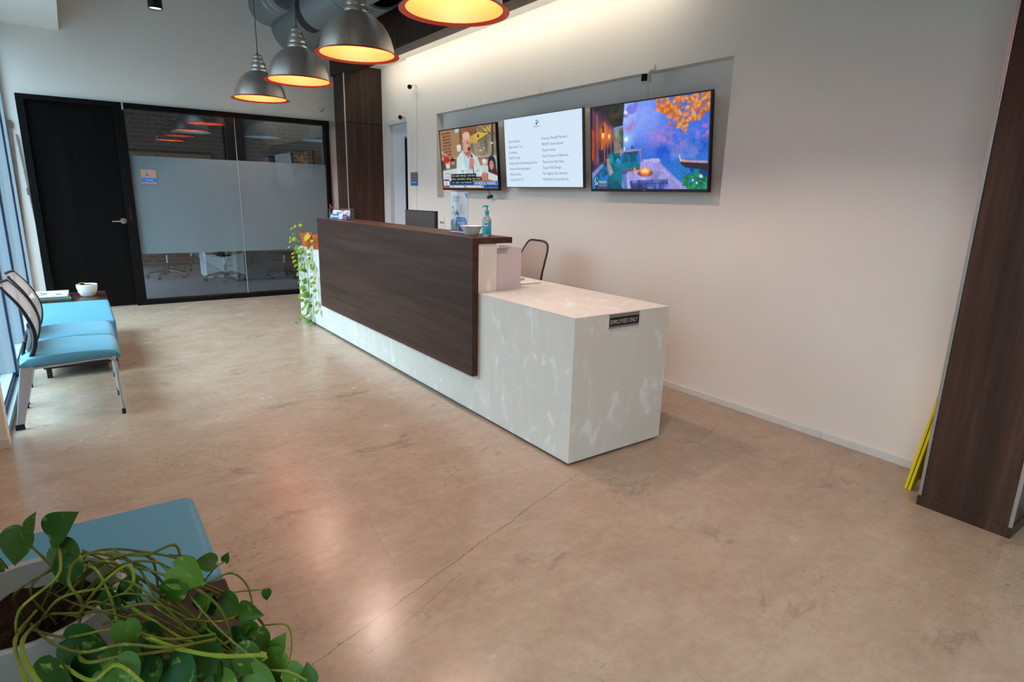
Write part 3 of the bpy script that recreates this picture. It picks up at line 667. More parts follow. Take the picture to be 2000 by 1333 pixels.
terracotta((0.066, 4.19, HD + 0.002), 'terracotta pot with long green trailing vines at the far corner of the white desk',
    [([(0, 0, 0.125), (-0.06, -0.03, 0.15), (-0.10, -0.04, 0.02), (-0.085, -0.02, -0.15), (-0.09, -0.08, -0.35), (-0.085, -0.13, -0.55), (-0.10, -0.16, fl + 0.03), (-0.20, -0.13, fl + 0.012)], 0.25, 0.05),
     ([(0, 0, 0.125), (-0.07, 0.05, 0.13), (-0.095, 0.08, 0.0), (-0.09, 0.09, -0.2), (-0.10, 0.03, -0.4), (-0.09, 0.0, -0.6), (-0.13, 0.0, fl + 0.012), (-0.17, 0.1, fl + 0.012)], 0.35, 0.055),
     ([(0, 0, 0.125), (-0.07, -0.08, 0.12), (-0.09, -0.12, 0.0), (-0.085, -0.15, -0.2), (-0.09, -0.18, -0.4), (-0.085, -0.2, -0.58), (-0.10, -0.26, fl + 0.03), (-0.12, -0.3, fl + 0.012)], 0.15, 0.05),
     ([(0, 0, 0.125), (-0.10, 0.1, 0.12), (-0.12, 0.14, -0.02), (-0.10, 0.13, -0.12), (-0.11, 0.1, -0.2)], 0.75, 0.05),
     ([(0, 0, 0.125), (-0.075, 0.0, 0.11), (-0.09, -0.03, -0.1), (-0.10, -0.08, -0.25), (-0.09, -0.1, -0.45), (-0.10, -0.1, -0.62), (-0.14, -0.2, fl + 0.012)], 0.4, 0.06)],
    'terracotta pots on the far end of the desk', 3,
    [(2.6, 0.13, 0.06, 0.4, 0.04), (3.3, 0.10, 0.09, 0.55, 0.035), (2.2, 0.15, 0.0, 0.35, 0.045), (3.9, 0.08, 0.10, 0.6, 0.035), (2.9, 0.05, 0.1, 0.5, 0.03), (1.6, 0.09, 0.07, 0.5, 0.03)])
terracotta((0.066, 3.84, HD + 0.002), 'terracotta pot with a yellow leaf, right beside the wood front of the desk',
    [([(0, 0, 0.125), (-0.065, -0.01, 0.11), (-0.085, -0.02, -0.05), (-0.09, -0.06, -0.25), (-0.085, -0.10, -0.45), (-0.09, -0.06, -0.6)], 0.5, 0.06),
     ([(0, 0, 0.125), (-0.065, 0.06, 0.11), (-0.08, 0.06, 0.0), (-0.085, 0.02, -0.2), (-0.09, 0.05, -0.5), (-0.10, 0.06, -0.68)], 0.2, 0.07)],
    'terracotta pots on the far end of the desk', 11, [(3.1, 0.075, 0.01, 0.98, 0.075), (2.6, 0.08, 0.02, 0.9, 0.05), (3.7, 0.07, -0.03, 0.95, 0.035)])

# ================================================================== OFFICE CHAIRS
def office_chair(loc, rz, label, group, back='mesh_dark', zs=0.42, ztop=0.93, tint=None):
    o = thing('office_chair', loc, label, 'office chair', group, rz)
    ba = MB(); ba.lathe([(0.026, 0.07), (0.034, 0.075), (0.034, 0.115), (0.026, 0.12)], 'blackplastic', 20, cap=True)
    for k in range(5):
        a = 2 * PI * k / 5 + 0.3; c, s_ = math.cos(a), math.sin(a)
        ba.tube([(c * 0.02, s_ * 0.02, 0.10), (c * 0.13, s_ * 0.13, 0.10), (c * 0.22, s_ * 0.22, 0.082), (c * 0.272, s_ * 0.272, 0.066)], [0.024, 0.020, 0.015, 0.012], 'blackplastic', 8)
        ba.tube([(c * 0.272, s_ * 0.272, 0.066), (c * 0.272, s_ * 0.272, 0.045)], 0.006, 'chrome', 6)
    base = ba.build('base', o)
    for k in range(5):
        a = 2 * PI * k / 5 + 0.3; c, s_ = math.cos(a), math.sin(a); T0 = TR((c * 0.272, s_ * 0.272, 0.024), rz=a + 0.5 * k, rx=PI / 2)
        cb = MB()
        for dz in (-0.02, 0.006): cb.lathe([(0, dz), (0.020, dz), (0.024, dz + 0.003), (0.024, dz + 0.011), (0.020, dz + 0.014), (0, dz + 0.014)], 'rubber', 16, T=T0)
        cb.lathe([(0.014, -0.006), (0.027, -0.006), (0.027, 0.006), (0.014, 0.006)], 'blackplastic', 12, T=T0); cb.build('caster', base)
    MB().tube([(0, 0, 0.12), (0, 0, 0.22)], 0.019, 'blackplastic', 14).tube([(0, 0, 0.22), (0, 0, zs - 0.075)], 0.012, 'chrome', 14).build('column', o)
    MB().box(-0.07, 0.07, -0.07, 0.09, zs - 0.085, zs - 0.055, 'blackplastic').tube([(-0.07, 0, zs - 0.07), (-0.2, 0, zs - 0.075)], 0.005, 'blackplastic', 6).build('mechanism', o, bevel=0.008)
    # seat: rounded, dished pad
    b = MB(); n = 28; rings = []
    for (sc, z) in ((0.0, zs - 0.05), (0.75, zs - 0.05), (0.97, zs - 0.035), (1.0, zs - 0.015), (0.96, zs + 0.002), (0.7, zs - 0.004), (0.0, zs - 0.01)):
        rings.append([Vector((0.225 * sc * math.copysign(abs(math.cos(a)) ** 0.6, math.cos(a)), 0.21 * sc * math.copysign(abs(math.sin(a)) ** 0.6, math.sin(a)), z - (0.02 if math.sin(a) > 0.6 and sc > 0.7 else 0))) for a in np.linspace(0, 2 * PI, n + 1)[:-1]])
    vs = sum(rings, []); fs = [(j * n + i, j * n + (i + 1) % n, (j + 1) * n + (i + 1) % n, (j + 1) * n + i) for j in range(len(rings) - 1) for i in range(n)]
    b.add(vs, fs, tint or 'blackplastic'); b.build('seat', o, smooth=60)
    # back: frame loop + mesh (back at -y, the sitter faces +y)
    def bk(u, v):   # u -1..1, v 0..1
        wd = 0.155 + 0.035 * math.sin(PI * min(1, v * 0.75 + 0.1)) - 0.012 * v
        return Vector((u * wd, -0.20 + 0.035 * math.sin(PI * v) * 0.6 - 0.10 * v * v + 0.03 * (u * u - 1) * -1, zs + 0.06 + v * (ztop - zs - 0.06)))
    loop = []
    for a in np.linspace(0, 2 * PI, 49)[:-1]:
        cx, cy = math.cos(a), math.sin(a); q = 0.42
        loop.append((math.copysign(abs(cx) ** q, cx), 0.5 + 0.5 * math.copysign(abs(cy) ** q, cy)))
    pts = [bk(u, v) for u, v in loop]
    b = MB(); b.tube(pts + [pts[0]], 0.0085, 'blackplastic', 8, cap=False)
    b.tube([(0, 0.0, zs - 0.07), (0, -0.16, zs - 0.06), (0, -0.235, zs + 0.02), (0, -0.232, zs + 0.14), (0, -0.225, zs + 0.20)], 0.014, 'blackplastic', 8)
    b.build('back_frame', o)
    b = MB(); N = 14; vs = [[bk(0.985 * u, 0.5 + 0.49 * v) for u in np.linspace(-1, 1, N)] for v in np.linspace(-1, 1, N)]
    def sq(u, v):   # square -> superellipse
        k = (abs(u) ** 4.76 + abs(v) ** 4.76) ** (1 / 4.76); mx = max(abs(u), abs(v)); return (u * mx / k, v * mx / k) if k > 1e-6 else (0, 0)
    vs = [bk(sq(u, v)[0] * 0.99, 0.5 + 0.495 * sq(u, v)[1]) for v in np.linspace(-1, 1, N) for u in np.linspace(-1, 1, N)]
    b.add(vs, [(j * N + i, j * N + i + 1, (j + 1) * N + i + 1, (j + 1) * N + i) for j in range(N - 1) for i in range(N - 1)], back)
    b.build('back_mesh', o, smooth=60)
    return o
oc = office_chair((0.84, 1.74, 0), math.radians(86), 'black framed chair with taupe mesh back behind the near end of the white desk', 'reception office chairs', ztop=0.952, zs=0.43)
G_ = 'office chairs in the meeting room'
def conf_chair(x, y, rz, label):
    c = copy_tree(oc); c.location = (x, y, 0); c.rotation_euler = (0, 0, rz); tag(c, label, None, G_); return c
conf_chair(-0.79, 8.08, 2.6, 'leftmost office chair behind the glass, in front of the brick wall')
conf_chair(-0.13, 7.46, 0.4, 'office chair behind the glass standing in front of the white table base')
conf_chair(0.45, 9.0, 1.9, 'dark office chair behind the glass, far side, right of the glass joint')
conf_chair(0.70, 7.42, 0.9, 'dark office chair behind the glass, nearest to the right end of the glazing')
conf_chair(-0.35, 8.95, 2.9, 'office chair mostly hidden behind the white table base in the meeting room')
# meeting table: white box pedestal with a white top
mt = thing('meeting_table', (0.35, 8.2, 0), 'white meeting table with a box pedestal behind the frosted glass', 'table')
b = MB(); b.box(-0.68, -0.15, -0.43, 0.10, 0, 0.66, mat('white_laminate', srgb(206, 214, 222), 0.4)); b.build('pedestal', mt, bevel=0.004)
b = MB(); b.box(0.95, 1.45, -0.43, 0.10, 0, 0.66, mat('white_laminate_b', srgb(206, 214, 222), 0.4)); b.build('pedestal', mt, bevel=0.004)
b = MB(); b.box(-0.72, 1.7, -0.45, 0.34, 0.661, 0.69, mat('white_laminate_top', srgb(206, 214, 222), 0.4)); b.build('tabletop', mt, bevel=0.004)
# wood framed panel on the brick wall
wp = thing('wall_panel', (-0.48, 9.575, 1.25), 'brown wood framed panel on the brick wall, seen above the frosted film', 'wall panel')
b = MB(); b.box(-0.66, 0.66, -0.03, 0, -0.6, 0.6, mat('tan_wood_panel', srgb(120, 84, 58), 0.5)); b.build('panel', wp)
b = MB(); b.box(-0.69, 0.69, -0.045, 0, 0.601, 0.63, 'black'); b.box(-0.69, -0.661, -0.045, 0, -0.6, 0.60, 'black'); b.box(0.661, 0.69, -0.045, 0, -0.6, 0.60, 'black'); b.box(-0.16, -0.15, -0.034, -0.0305, -0.6, 0.6, 'black'); b.build('frame', wp)

# monitor at the second workstation
mo = thing('monitor', (0.46, 2.42, HD + 0.002), 'dark monitor seen from behind, at the second workstation of the white desk', 'monitor', rz=0.0)
Rm = Matrix.Rotation(math.radians(-12), 4, 'Z')
A0, A1 = at(808, 409, 'x', 0.46), at(858, 408, 'x', 0.40)
b = MB(); T0 = TR((0, 0, 0), rz=math.radians(8))
b.box(-0.012, 0.012, -0.21, 0.21, 0.115, 0.415, 'blackplastic', T0); b.box(-0.0145, -0.0125, -0.20, 0.20, 0.125, 0.405, 'darkgrey', T0); b.build('panel', mo, bevel=0.003)
b = MB(); b.box(0.014, 0.03, -0.03, 0.03, 0.01, 0.2, 'blackplastic', T0); b.box(-0.06, 0.08, -0.1, 0.1, 0, 0.01, 'blackplastic', T0); b.build('stand', mo, bevel=0.003)

# ================================================================== WALL THINGS
def camera_thing(loc, aim, label, arm):
    o = thing('security_camera', loc, label, 'security camera', 'white security cameras on the screen wall')
    L = Vector(loc); d = (Vector(aim) - L).normalized(); q = d.to_track_quat('Z', 'Y').to_matrix().to_4x4()
    b = MB(); b.lathe([(0, -0.035), (0.018, -0.035), (0.026, -0.028), (0.028, 0.0), (0.028, 0.032), (0.0265, 0.036), (0, 0.036)], 'white', 28, T=q); b.build('body', o)
    b = MB(); b.lathe([(0, 0.0362), (0.024, 0.0364), (0.0245, 0.038), (0.018, 0.040), (0, 0.040)], 'black', 28, T=q); b.lathe([(0, 0.0402), (0.007, 0.0404), (0, 0.042)], 'blackplastic', 16, T=q); b.build('lens_face', o)
    b = MB(); b.tube([Vector((0, 0, 0)), Vector(arm) * 0.6 + Vector((0, 0, 0.012)), Vector(arm)], 0.006, 'white', 10)
    T0 = Matrix.Translation(Vector(arm)) @ Matrix.Rotation(PI / 2, 4, 'Y'); b.lathe([(0, -0.008), (0.02, -0.008), (0.022, 0.0), (0, 0.0)], 'white', 20, T=T0); b.build('wall_mount', o)
    return o
c1 = at(801, 168, 'x', 1.375); camera_thing(c1, (-1.2, 1.0, 0.6), 'white security camera high on the wall, above the blue wall sign', (XW - c1.x, -0.025, 0.01))
c3 = at(783, 228, 'x', 1.42); camera_thing(c3, (-1.3, 1.5, 0.9), 'white security camera just above the white door', (XS - c3.x, 0.02, 0.0))
c2 = at(1262, 153, 'x', 1.375)
cm = thing('webcam', c2, 'small square white camera clamped on the ledge above the cabin scene screen', 'webcam')
b = MB(); T0 = TR(rz=0.35); b.box(-0.03, 0.03, -0.026, 0.026, -0.028, 0.028, 'white', T0); b.build('body', cm, bevel=0.008)
b = MB(); b.box(-0.033, -0.0302, -0.021, 0.021, -0.023, 0.023, 'black', T0); b.build('lens_face', cm, bevel=0.001)
b = MB(); zt_ = RZ1 + 0.012 - c2.z; b.box(XW - c2.x - 0.010, XW - c2.x - 0.001, -0.015, 0.015, zt_ - 0.012, zt_ + 0.025, 'white'); b.tube([(0.01, 0, 0.026), (0.02, 0, 0.045), (XW - c2.x - 0.006, 0, zt_)], 0.006, 'white', 8); b.build('clamp', cm, bevel=0.002)
tag(MB().tube(crv([c2 + Vector((0.02, 0, -0.03)), c2 + Vector((0.06, 0.03, -0.07)), c2 + Vector((0.10, 0.055, -0.14)), c2 + Vector((0.13, 0.05, -0.2))]), 0.0016, 'cable', 6).build('webcam_cable'), 'thin white cable dropping from the square camera behind the cabin scene screen', 'cable')
tag(MB().tube([Vector(at(814, 182, 'x', XW - 0.002)), Vector(at(815, 300, 'x', XW - 0.002)), Vector(at(814, 400, 'x', XW - 0.002)), Vector(at(816, 440, 'x', XW - 0.002))], 0.0022, 'cable', 6).build('wall_cable'), 'thin cable running down the wall from the camera above the blue sign', 'cable')
# blue wall sign left of the screens, and sign on the glazing
def logo(b, F, s, w=0.001):
    for (u, v, c) in ((-0.35, 0.45, (60, 150, 90)), (0.45, 0.0, (70, 160, 220)), (-0.3, -0.4, (40, 44, 110))):
        poly(b, F, [(s * (u + 0.34 * math.cos(a)), s * (v + 0.27 * math.sin(a))) for a in np.linspace(0, 2 * PI, 15)[:-1]], flat(c), w)
b = MB(); ys, zs_ = at(803, 337, 'x', XW), at(816.5, 363, 'x', XW)
b.box(XW - 0.008, XW - 0.0003, zs_.y, ys.y, zs_.z, ys.z, flat((112, 108, 104)))
F = P3(XW - 0.008, ys.y, zs_.z); w_, h_ = ys.y - zs_.y, ys.z - zs_.z
poly(b, F, [(0, 0.06 * h_), (w_, 0.06 * h_), (w_, 0.42 * h_), (0, 0.42 * h_)], flat((30, 112, 184)), 0.0005); poly(b, F, [(0.15 * w_, 0.22 * h_), (0.85 * w_, 0.22 * h_), (0.85 * w_, 0.27 * h_), (0.15 * w_, 0.27 * h_)], flat((200, 215, 230)), 0.001)
b2 = P3(XW - 0.008, ys.y - w_ * 0.5, zs_.z + 0.7 * h_); logo(b, b2, 0.03)
tag(b.build('room_sign', smooth=0), 'small grey and blue sign on the wall between the white door and the screens', 'sign')
b = MB(); a0, a1 = at(273.5, 331, 'y', YG), at(307.5, 360, 'y', YG)
yy = YG + 0.012; b.box(a0.x, a1.x, yy - 0.008, yy - 0.0003, a1.z, a0.z, mat('tan_sign', srgb(158, 130, 116), 0.5))
F = P3(0, 0, 0, (1, 0, 0)); F = (lambda O: (lambda u, v, w=0: O + Vector((u, -w, v))))(Vector((a0.x, yy - 0.008, a1.z))); w_, h_ = a1.x - a0.x, a0.z - a1.z
poly(b, F, [(0.03 * w_, 0.12 * h_), (w_, 0.12 * h_), (w_, 0.42 * h_), (0.03 * w_, 0.42 * h_)], flat((24, 104, 180)), 0.0005)
b.text('Investable', F(0.28 * w_, 0.23 * h_, 0.0006), (1, 0, 0), (0, 0, 1), 0.02, flat((190, 205, 225)), width=0.45 * w_)
F2 = (lambda O: (lambda u, v, w=0: O + Vector((u, -w, v))))(Vector((a0.x + 0.45 * w_, yy - 0.008, a1.z + 0.70 * h_))); logo(b, F2, 0.028)
tag(b.build('room_sign', smooth=0), 'tan and blue name sign stuck on the frosted glass beside the black door', 'sign')
# outlet
b = MB(); o0 = at(861, 429, 'x', XW); b.box(XW - 0.006, XW - 0.0003, o0.y - 0.09, o0.y + 0.03, 0.93, 1.045, 'white')
for k in range(3): b.box(XW - 0.0068, XW - 0.006, o0.y - 0.078 + k * 0.033, o0.y - 0.058 + k * 0.033, 0.975, 1.0, flat((90, 88, 86)))
tag(b.build('wall_outlet', smooth=0), 'white wall outlet plate between the monitor and the flyer', 'outlet')
# hooks on the ledge of the recess
for (px, lab) in ((914, 'small metal hook on the recess ledge above the news screen'), (1057, 'small metal hook on the recess ledge above the white list screen')):
    p = at(px, 209 if px < 1000 else 183, 'x', XW); b = MB(); b.tube([(0, 0, 0), (-0.012, 0, 0.002), (-0.014, 0, 0.03)], 0.0025, 'alu', 6); b.lathe([(0, 0), (0.007, 0), (0, -0.004)], 'white', 8, T=TR((-0.0005, 0, 0), ry=-PI / 2))
    tag(b.build('ledge_hook', loc=(XW, p.y, RZ1 + 0.01)), lab, 'hook')
# chipped paint mark
b = MB(); r_ = random.Random(4); F = lambda u, v, w=0: Vector((0.845 + u, YG - 0.0006 - w, 2.27 + v))
for (u, v, s) in ((0, 0, 0.015), (0.012, 0.022, 0.011), (-0.02, -0.012, 0.012), (0.03, 0.055, 0.008), (-0.035, 0.03, 0.009), (0.005, -0.025, 0.012)):
    poly(b, F, [(u + s * r_.uniform(0.3, 1) * math.cos(a), v + s * r_.uniform(0.3, 1) * math.sin(a)) for a in np.linspace(0, 2 * PI, 10)[:-1]], flat((92, 84, 74)), 0)
struct(b.build('trim_paint_chip', smooth=0))

# ================================================================== SCREENS
def tv(y0, y1, zt, H, tilt, xb, label, art, bez=(0.010, 0.020), bezcol='blackplastic', yaw=0.0):
    Wd = y1 - y0; o = thing('television', (xb, (y0 + y1) / 2, zt - H), label, 'television', 'televisions in the wall recess', yaw)
    up = Vector((-math.sin(tilt), 0, math.cos(tilt))); rt = Vector((0, -1, 0)); nr = rt.cross(up)    # nr points to the viewer (-x)
    if nr.x > 0: nr = -nr
    F = lambda u, v, w=0: rt * ((u - 0.5) * Wd) + up * ((1 - v) * H) + nr * w     # u,v in 0..1 of the whole front
    T0 = Matrix((( -rt.x, up.x, nr.x, 0), (-rt.y, up.y, nr.y, 0), (-rt.z, up.z, nr.z, 0), (0, 0, 0, 1)))
    b = MB(); c = bez[0] / Wd; e = bez[0] / H; f_ = bez[1] / H
    def slab(u0, v0, u1, v1, w0, w1, M):
        P = [F(u, v, w) for u in (u0, u1) for v in (v0, v1) for w in (w0, w1)]; b.add(P, [(0, 1, 3, 2), (4, 6, 7, 5), (0, 4, 5, 1), (2, 3, 7, 6), (0, 2, 6, 4), (1, 5, 7, 3)], M)
    slab(0, 0, 1, e, -0.028, 0, bezcol); slab(0, 1 - f_, 1, 1, -0.028, 0, bezcol); slab(0, e, c, 1 - f_, -0.028, 0, bezcol); slab(1 - c, e, 1, 1 - f_, -0.028, 0, bezcol)
    slab(0.49, 1 - f_ * 0.62, 0.515, 1 - f_ * 0.38, 0, 0.0006, flat((150, 150, 155))) if f_ * H > 0.015 else None
    b.build('bezel', o, bevel=0.0015)
    b = MB(); slab(c, e, 1 - c, 1 - f_, -0.028, -0.0045, 'blackplastic'); slab(0.25, 0.3, 0.75, 0.85, -0.045, -0.0285, 'blackplastic'); b.build('back_shell', o, bevel=0.002)
    G = lambda u, v, w=0: F(c + u * (1 - 2 * c), e + v * (1 - e - f_), -0.004 + w)
    b = MB(); art(b, G, Wd * (1 - 2 * c), H * (1 - e - f_), rt, up); b.build('screen', o, smooth=0, recalc=False)
    b = MB(); zmid = H * 0.5; xw_ = XW + RD - xb - 0.001
    b.box(xw_ - 0.008, xw_, -0.12, 0.12, zmid - 0.1, zmid + 0.1, 'blackplastic'); b.tube([(xw_ - 0.008, 0, zmid), (F(0.5, 0.5, -0.04))], 0.02, 'blackplastic', 10); b.build('wall_bracket', o)
    return o
# --- small software painter: the picture shown on a screen, one colour per grid point
class Paint:
    def __init__(s, w, h, seed=1):
        s.w, s.h = w, h; s.U, s.V = np.meshgrid((np.arange(w) + 0.5) / w, (np.arange(h) + 0.5) / h); s.a = np.zeros((h, w, 3)); s.r = np.random.RandomState(seed)
    def fill(s, c): s.a[:] = c
    def noise(s, n, m=None):
        m = m or n; gz = s.r.rand(m + 2, n + 2); x = s.U * n; y = s.V * m; xi = x.astype(int); yi = y.astype(int); fx = x - xi; fy = y - yi
        fx = fx * fx * (3 - 2 * fx); fy = fy * fy * (3 - 2 * fy)
        return (gz[yi, xi] * (1 - fx) + gz[yi, xi + 1] * fx) * (1 - fy) + (gz[yi + 1, xi] * (1 - fx) + gz[yi + 1, xi + 1] * fx) * fy
    def fbm(s, n, o=4):
        t = 0; a = 1; z = 0
        for k in range(o): t = t + a * s.noise(int(n * 2 ** k), max(1, int(n * 2 ** k * s.h / s.w))); z += a; a *= 0.55
        return t / z
    def blend(s, m, c):
        m = np.clip(m, 0, 1)[..., None]; s.a = s.a * (1 - m) + np.array(c, float) * m
    def inside(s, P, soft=0.0):
        m = np.zeros_like(s.U, bool); n = len(P)
        for i in range(n):
            (x0, y0), (x1, y1) = P[i], P[(i + 1) % n]
            if y0 == y1: continue
            k = (y0 > s.V) != (y1 > s.V); m ^= k & (s.U < (x1 - x0) * (s.V - y0) / (y1 - y0) + x0)
        return m.astype(float)
    def poly(s, P, c, tex=0.0, n=10):
        m = s.inside(P); c = np.array(c, float)
        if tex: k = (1 + tex * (s.fbm(n, 3) - 0.5) * 2)[..., None]; s.a = s.a * (1 - m[..., None]) + np.clip(c * k, 0, 255) * m[..., None]
        else: s.blend(m, c)
    def ell(s, u, v, ru, rv, c, soft=0.15, op=1.0):
        d = np.sqrt(((s.U - u) / ru) ** 2 + ((s.V - v) / rv) ** 2); s.blend(op * np.clip((1 + soft / 2 - d) / soft, 0, 1), c)
    def line(s, u0, v0, u1, v1, w, c, op=1.0):
        A = s.w / s.h; dx, dy = (u1 - u0) * A, v1 - v0; L2 = dx * dx + dy * dy + 1e-9; px, py = (s.U - u0) * A, s.V - v0
        t = np.clip((px * dx + py * dy) / L2, 0, 1); d = np.hypot(px - t * dx, py - t * dy); s.blend(op * np.clip((w - d) / 0.006 + 0.5, 0, 1), c)
    def put(s, b, G, name, strength):
        M = mat(name, (0.01, 0.01, 0.01, 1), 0.4, spec=0.1); t = NT(M); at_ = t.n('ShaderNodeAttribute'); at_.attribute_name = 'Col'
        t.l(at_.outputs['Color'], t.b.inputs['Emission Color']); t.b.inputs['Emission Strength'].default_value = strength
        for _ in range(2 if name == 'news_picture' else 1):
            q = np.pad(s.a, ((1, 1), (1, 1), (0, 0)), 'edge'); s.a = (q[1:-1, 1:-1] * 2 + q[:-2, 1:-1] + q[2:, 1:-1] + q[1:-1, :-2] + q[1:-1, 2:]) / 6
        s.a = s.a * (0.93 + 0.14 * s.fbm(70, 2))[..., None]
        w, h = s.w, s.h; vs = [G(i / (w - 1), j / (h - 1), 0) for j in range(h) for i in range(w)]
        b.add(vs, [(j * w + i, (j + 1) * w + i, (j + 1) * w + i + 1, j * w + i + 1) for j in range(h - 1) for i in range(w - 1)], M)
        a = np.clip(s.a, 0, 255) / 255; lin = np.where(a <= 0.04045, a / 12.92, ((a + 0.055) / 1.055) ** 2.4); b.col = np.concatenate([lin.reshape(-1, 3), np.ones((w * h, 1))], 1)
_build = MB.build
def build_col(s, *a, **k):
    ob = _build(s, *a, **k)
    if getattr(s, 'col', None) is not None:
        n = len(ob.data.vertices); arr = np.zeros((n, 4), 'f'); arr[:len(s.col)] = s.col
        ca = ob.data.color_attributes.new('Col', 'FLOAT_COLOR', 'POINT'); ca.data.foreach_set('color', arr.ravel())
    return ob
MB.build = build_col
ES = 1.0
def art_news(b, G, Wd, H, rt, up):
    p = Paint(256, 146, 3); p.fill((158, 122, 88)); p.a *= (0.9 + 0.2 * p.fbm(40, 3))[..., None]
    for k in range(9): v = 0.05 + k * 0.052; p.poly([(0.05, v), (0.21, v - 0.012), (0.21, v + 0.012), (0.05, v + 0.024)], (112, 72, 52))
    p.poly([(0.40, 0), (0.70, 0), (0.66, 0.19), (0.40, 0.19)], (128, 84, 56), 0.2); p.poly([(0.38, 0.0), (0.41, 0), (0.41, 0.5), (0.38, 0.5)], (104, 76, 58))
    p.poly([(0.55, 0.16), (0.92, 0.02), (0.92, 0.14), (0.69, 0.24), (0.69, 0.27), (0.55, 0.27)], (206, 172, 78), 0.15); p.poly([(0.69, 0.23), (0.92, 0.12), (0.92, 0.14), (0.69, 0.26)], (80, 96, 70))
    p.poly([(0.56, 0.27), (0.69, 0.27), (0.92, 0.15), (1, 0.13), (1, 0.6), (0.56, 0.6)], (136, 126, 104), 0.4, 12)
    for u in (0.62, 0.70, 0.78, 0.86): p.line(u, 0.27, u, 0.6, 0.004, (110, 104, 90))
    p.line(0.95, 0, 0.93, 0.55, 0.03, (72, 66, 62)); 
    for q in ((0.94, 0.18, 0.80, 0.0), (0.9, 0.13, 0.72, 0.09), (0.93, 0.12, 0.86, -0.02), (0.82, 0.1, 0.70, 0.02)): p.line(*q, 0.007, (84, 74, 66))
    p.ell(0.71, 0.16, 0.018, 0.028, (96, 70, 46)); p.ell(0.67, 0.09, 0.018, 0.03, (90, 62, 44)); p.poly([(0.30, 0.0), (0.38, 0.0), (0.38, 0.06), (0.30, 0.07)], (176, 196, 196))
    p.ell(0.74, 0.39, 0.03, 0.01, (236, 232, 215)); p.ell(0.93, 0.29, 0.02, 0.012, (236, 232, 215)); p.ell(0.79, 0.36, 0.012, 0.01, (226, 222, 205))
    p.poly([(0.32, 0.27), (0.395, 0.27), (0.395, 0.38), (0.32, 0.38)], (214, 212, 218))
    p.line(0.0, 0.35, 0.3, 0.57, 0.009, (196, 204, 204)); p.line(0, 0.48, 1, 0.49, 0.006, (186, 190, 186)); p.poly([(0, 0.5), (1, 0.5), (1, 0.75), (0, 0.75)], (126, 104, 84), 0.4, 8)
    p.poly([(0, 0.52), (0.08, 0.52), (0.08, 0.7), (0, 0.7)], (70, 66, 66))
    p.ell(0.12, 0.57, 0.05, 0.09, (205, 160, 142)); p.ell(0.11, 0.50, 0.06, 0.06, (190, 40, 40)); p.ell(0.125, 0.62, 0.03, 0.04, (214, 210, 200)); p.poly([(0.06, 0.66), (0.2, 0.66), (0.24, 0.74), (0.05, 0.74)], (62, 112, 140))
    p.ell(0.225, 0.55, 0.033, 0.055, (188, 140, 118)); p.ell(0.22, 0.51, 0.04, 0.03, (46, 40, 40)); p.ell(0.23, 0.64, 0.05, 0.05, (120, 84, 72))
    p.ell(0.79, 0.60, 0.03, 0.045, (205, 170, 155)); p.ell(0.79, 0.56, 0.04, 0.035, (220, 216, 210)); p.ell(0.85, 0.58, 0.03, 0.05, (190, 165, 150))
    p.poly([(0.02, 0.69), (0.30, 0.655), (0.31, 0.86), (0.02, 0.86)], (196, 204, 206)); p.poly([(0.70, 0.63), (0.9, 0.63), (0.9, 0.75), (0.7, 0.76)], (186, 204, 208)); p.poly([(0.93, 0.5), (1, 0.48), (1, 0.66), (0.93, 0.66)], (120, 180, 200))
    # man in a pale coat with a microphone
    p.poly([(0.28, 0.80), (0.30, 0.50), (0.36, 0.42), (0.42, 0.36), (0.50, 0.45), (0.58, 0.41), (0.68, 0.50), (0.78, 0.80)], (196, 216, 214), 0.06, 6)
    p.poly([(0.43, 0.40), (0.50, 0.46), (0.60, 0.42), (0.55, 0.78), (0.47, 0.78)], (178, 204, 226)); p.line(0.42, 0.37, 0.48, 0.62, 0.006, (158, 180, 184)); p.line(0.59, 0.42, 0.6, 0.7, 0.006, (158, 180, 184))
    p.poly([(0.44, 0.30), (0.57, 0.30), (0.58, 0.45), (0.52, 0.50), (0.44, 0.42)], (186, 128, 108)); p.ell(0.50, 0.25, 0.072, 0.155, (206, 156, 138), 0.1); p.ell(0.50, 0.13, 0.066, 0.06, (212, 174, 162)); p.ell(0.438, 0.27, 0.014, 0.04, (190, 130, 112))
    p.ell(0.525, 0.255, 0.012, 0.01, (70, 48, 44)); p.ell(0.565, 0.262, 0.008, 0.009, (70, 48, 44)); p.line(0.505, 0.235, 0.54, 0.235, 0.005, (120, 80, 66)); p.ell(0.556, 0.30, 0.014, 0.035, (190, 128, 108)); p.ell(0.538, 0.345, 0.03, 0.022, (74, 50, 44)); p.ell(0.54, 0.37, 0.022, 0.016, (120, 50, 48)); p.ell(0.52, 0.42, 0.04, 0.03, (150, 104, 90))
    p.line(0.585, 0.50, 0.60, 0.78, 0.012, (44, 46, 52)); p.ell(0.58, 0.48, 0.016, 0.04, (40, 40, 44)); p.ell(0.575, 0.56, 0.045, 0.075, (206, 140, 128)); p.ell(0.555, 0.64, 0.035, 0.05, (196, 130, 118))
    for k in range(4): p.line(0.55, 0.52 + k * 0.028, 0.605, 0.525 + k * 0.028, 0.003, (160, 100, 90))
    for q in ((0.40, 0.69, 0.40, 0.80), (0.37, 0.71, 0.43, 0.70), (0.64, 0.71, 0.70, 0.71)): p.line(*q, 0.004, (70, 90, 90))
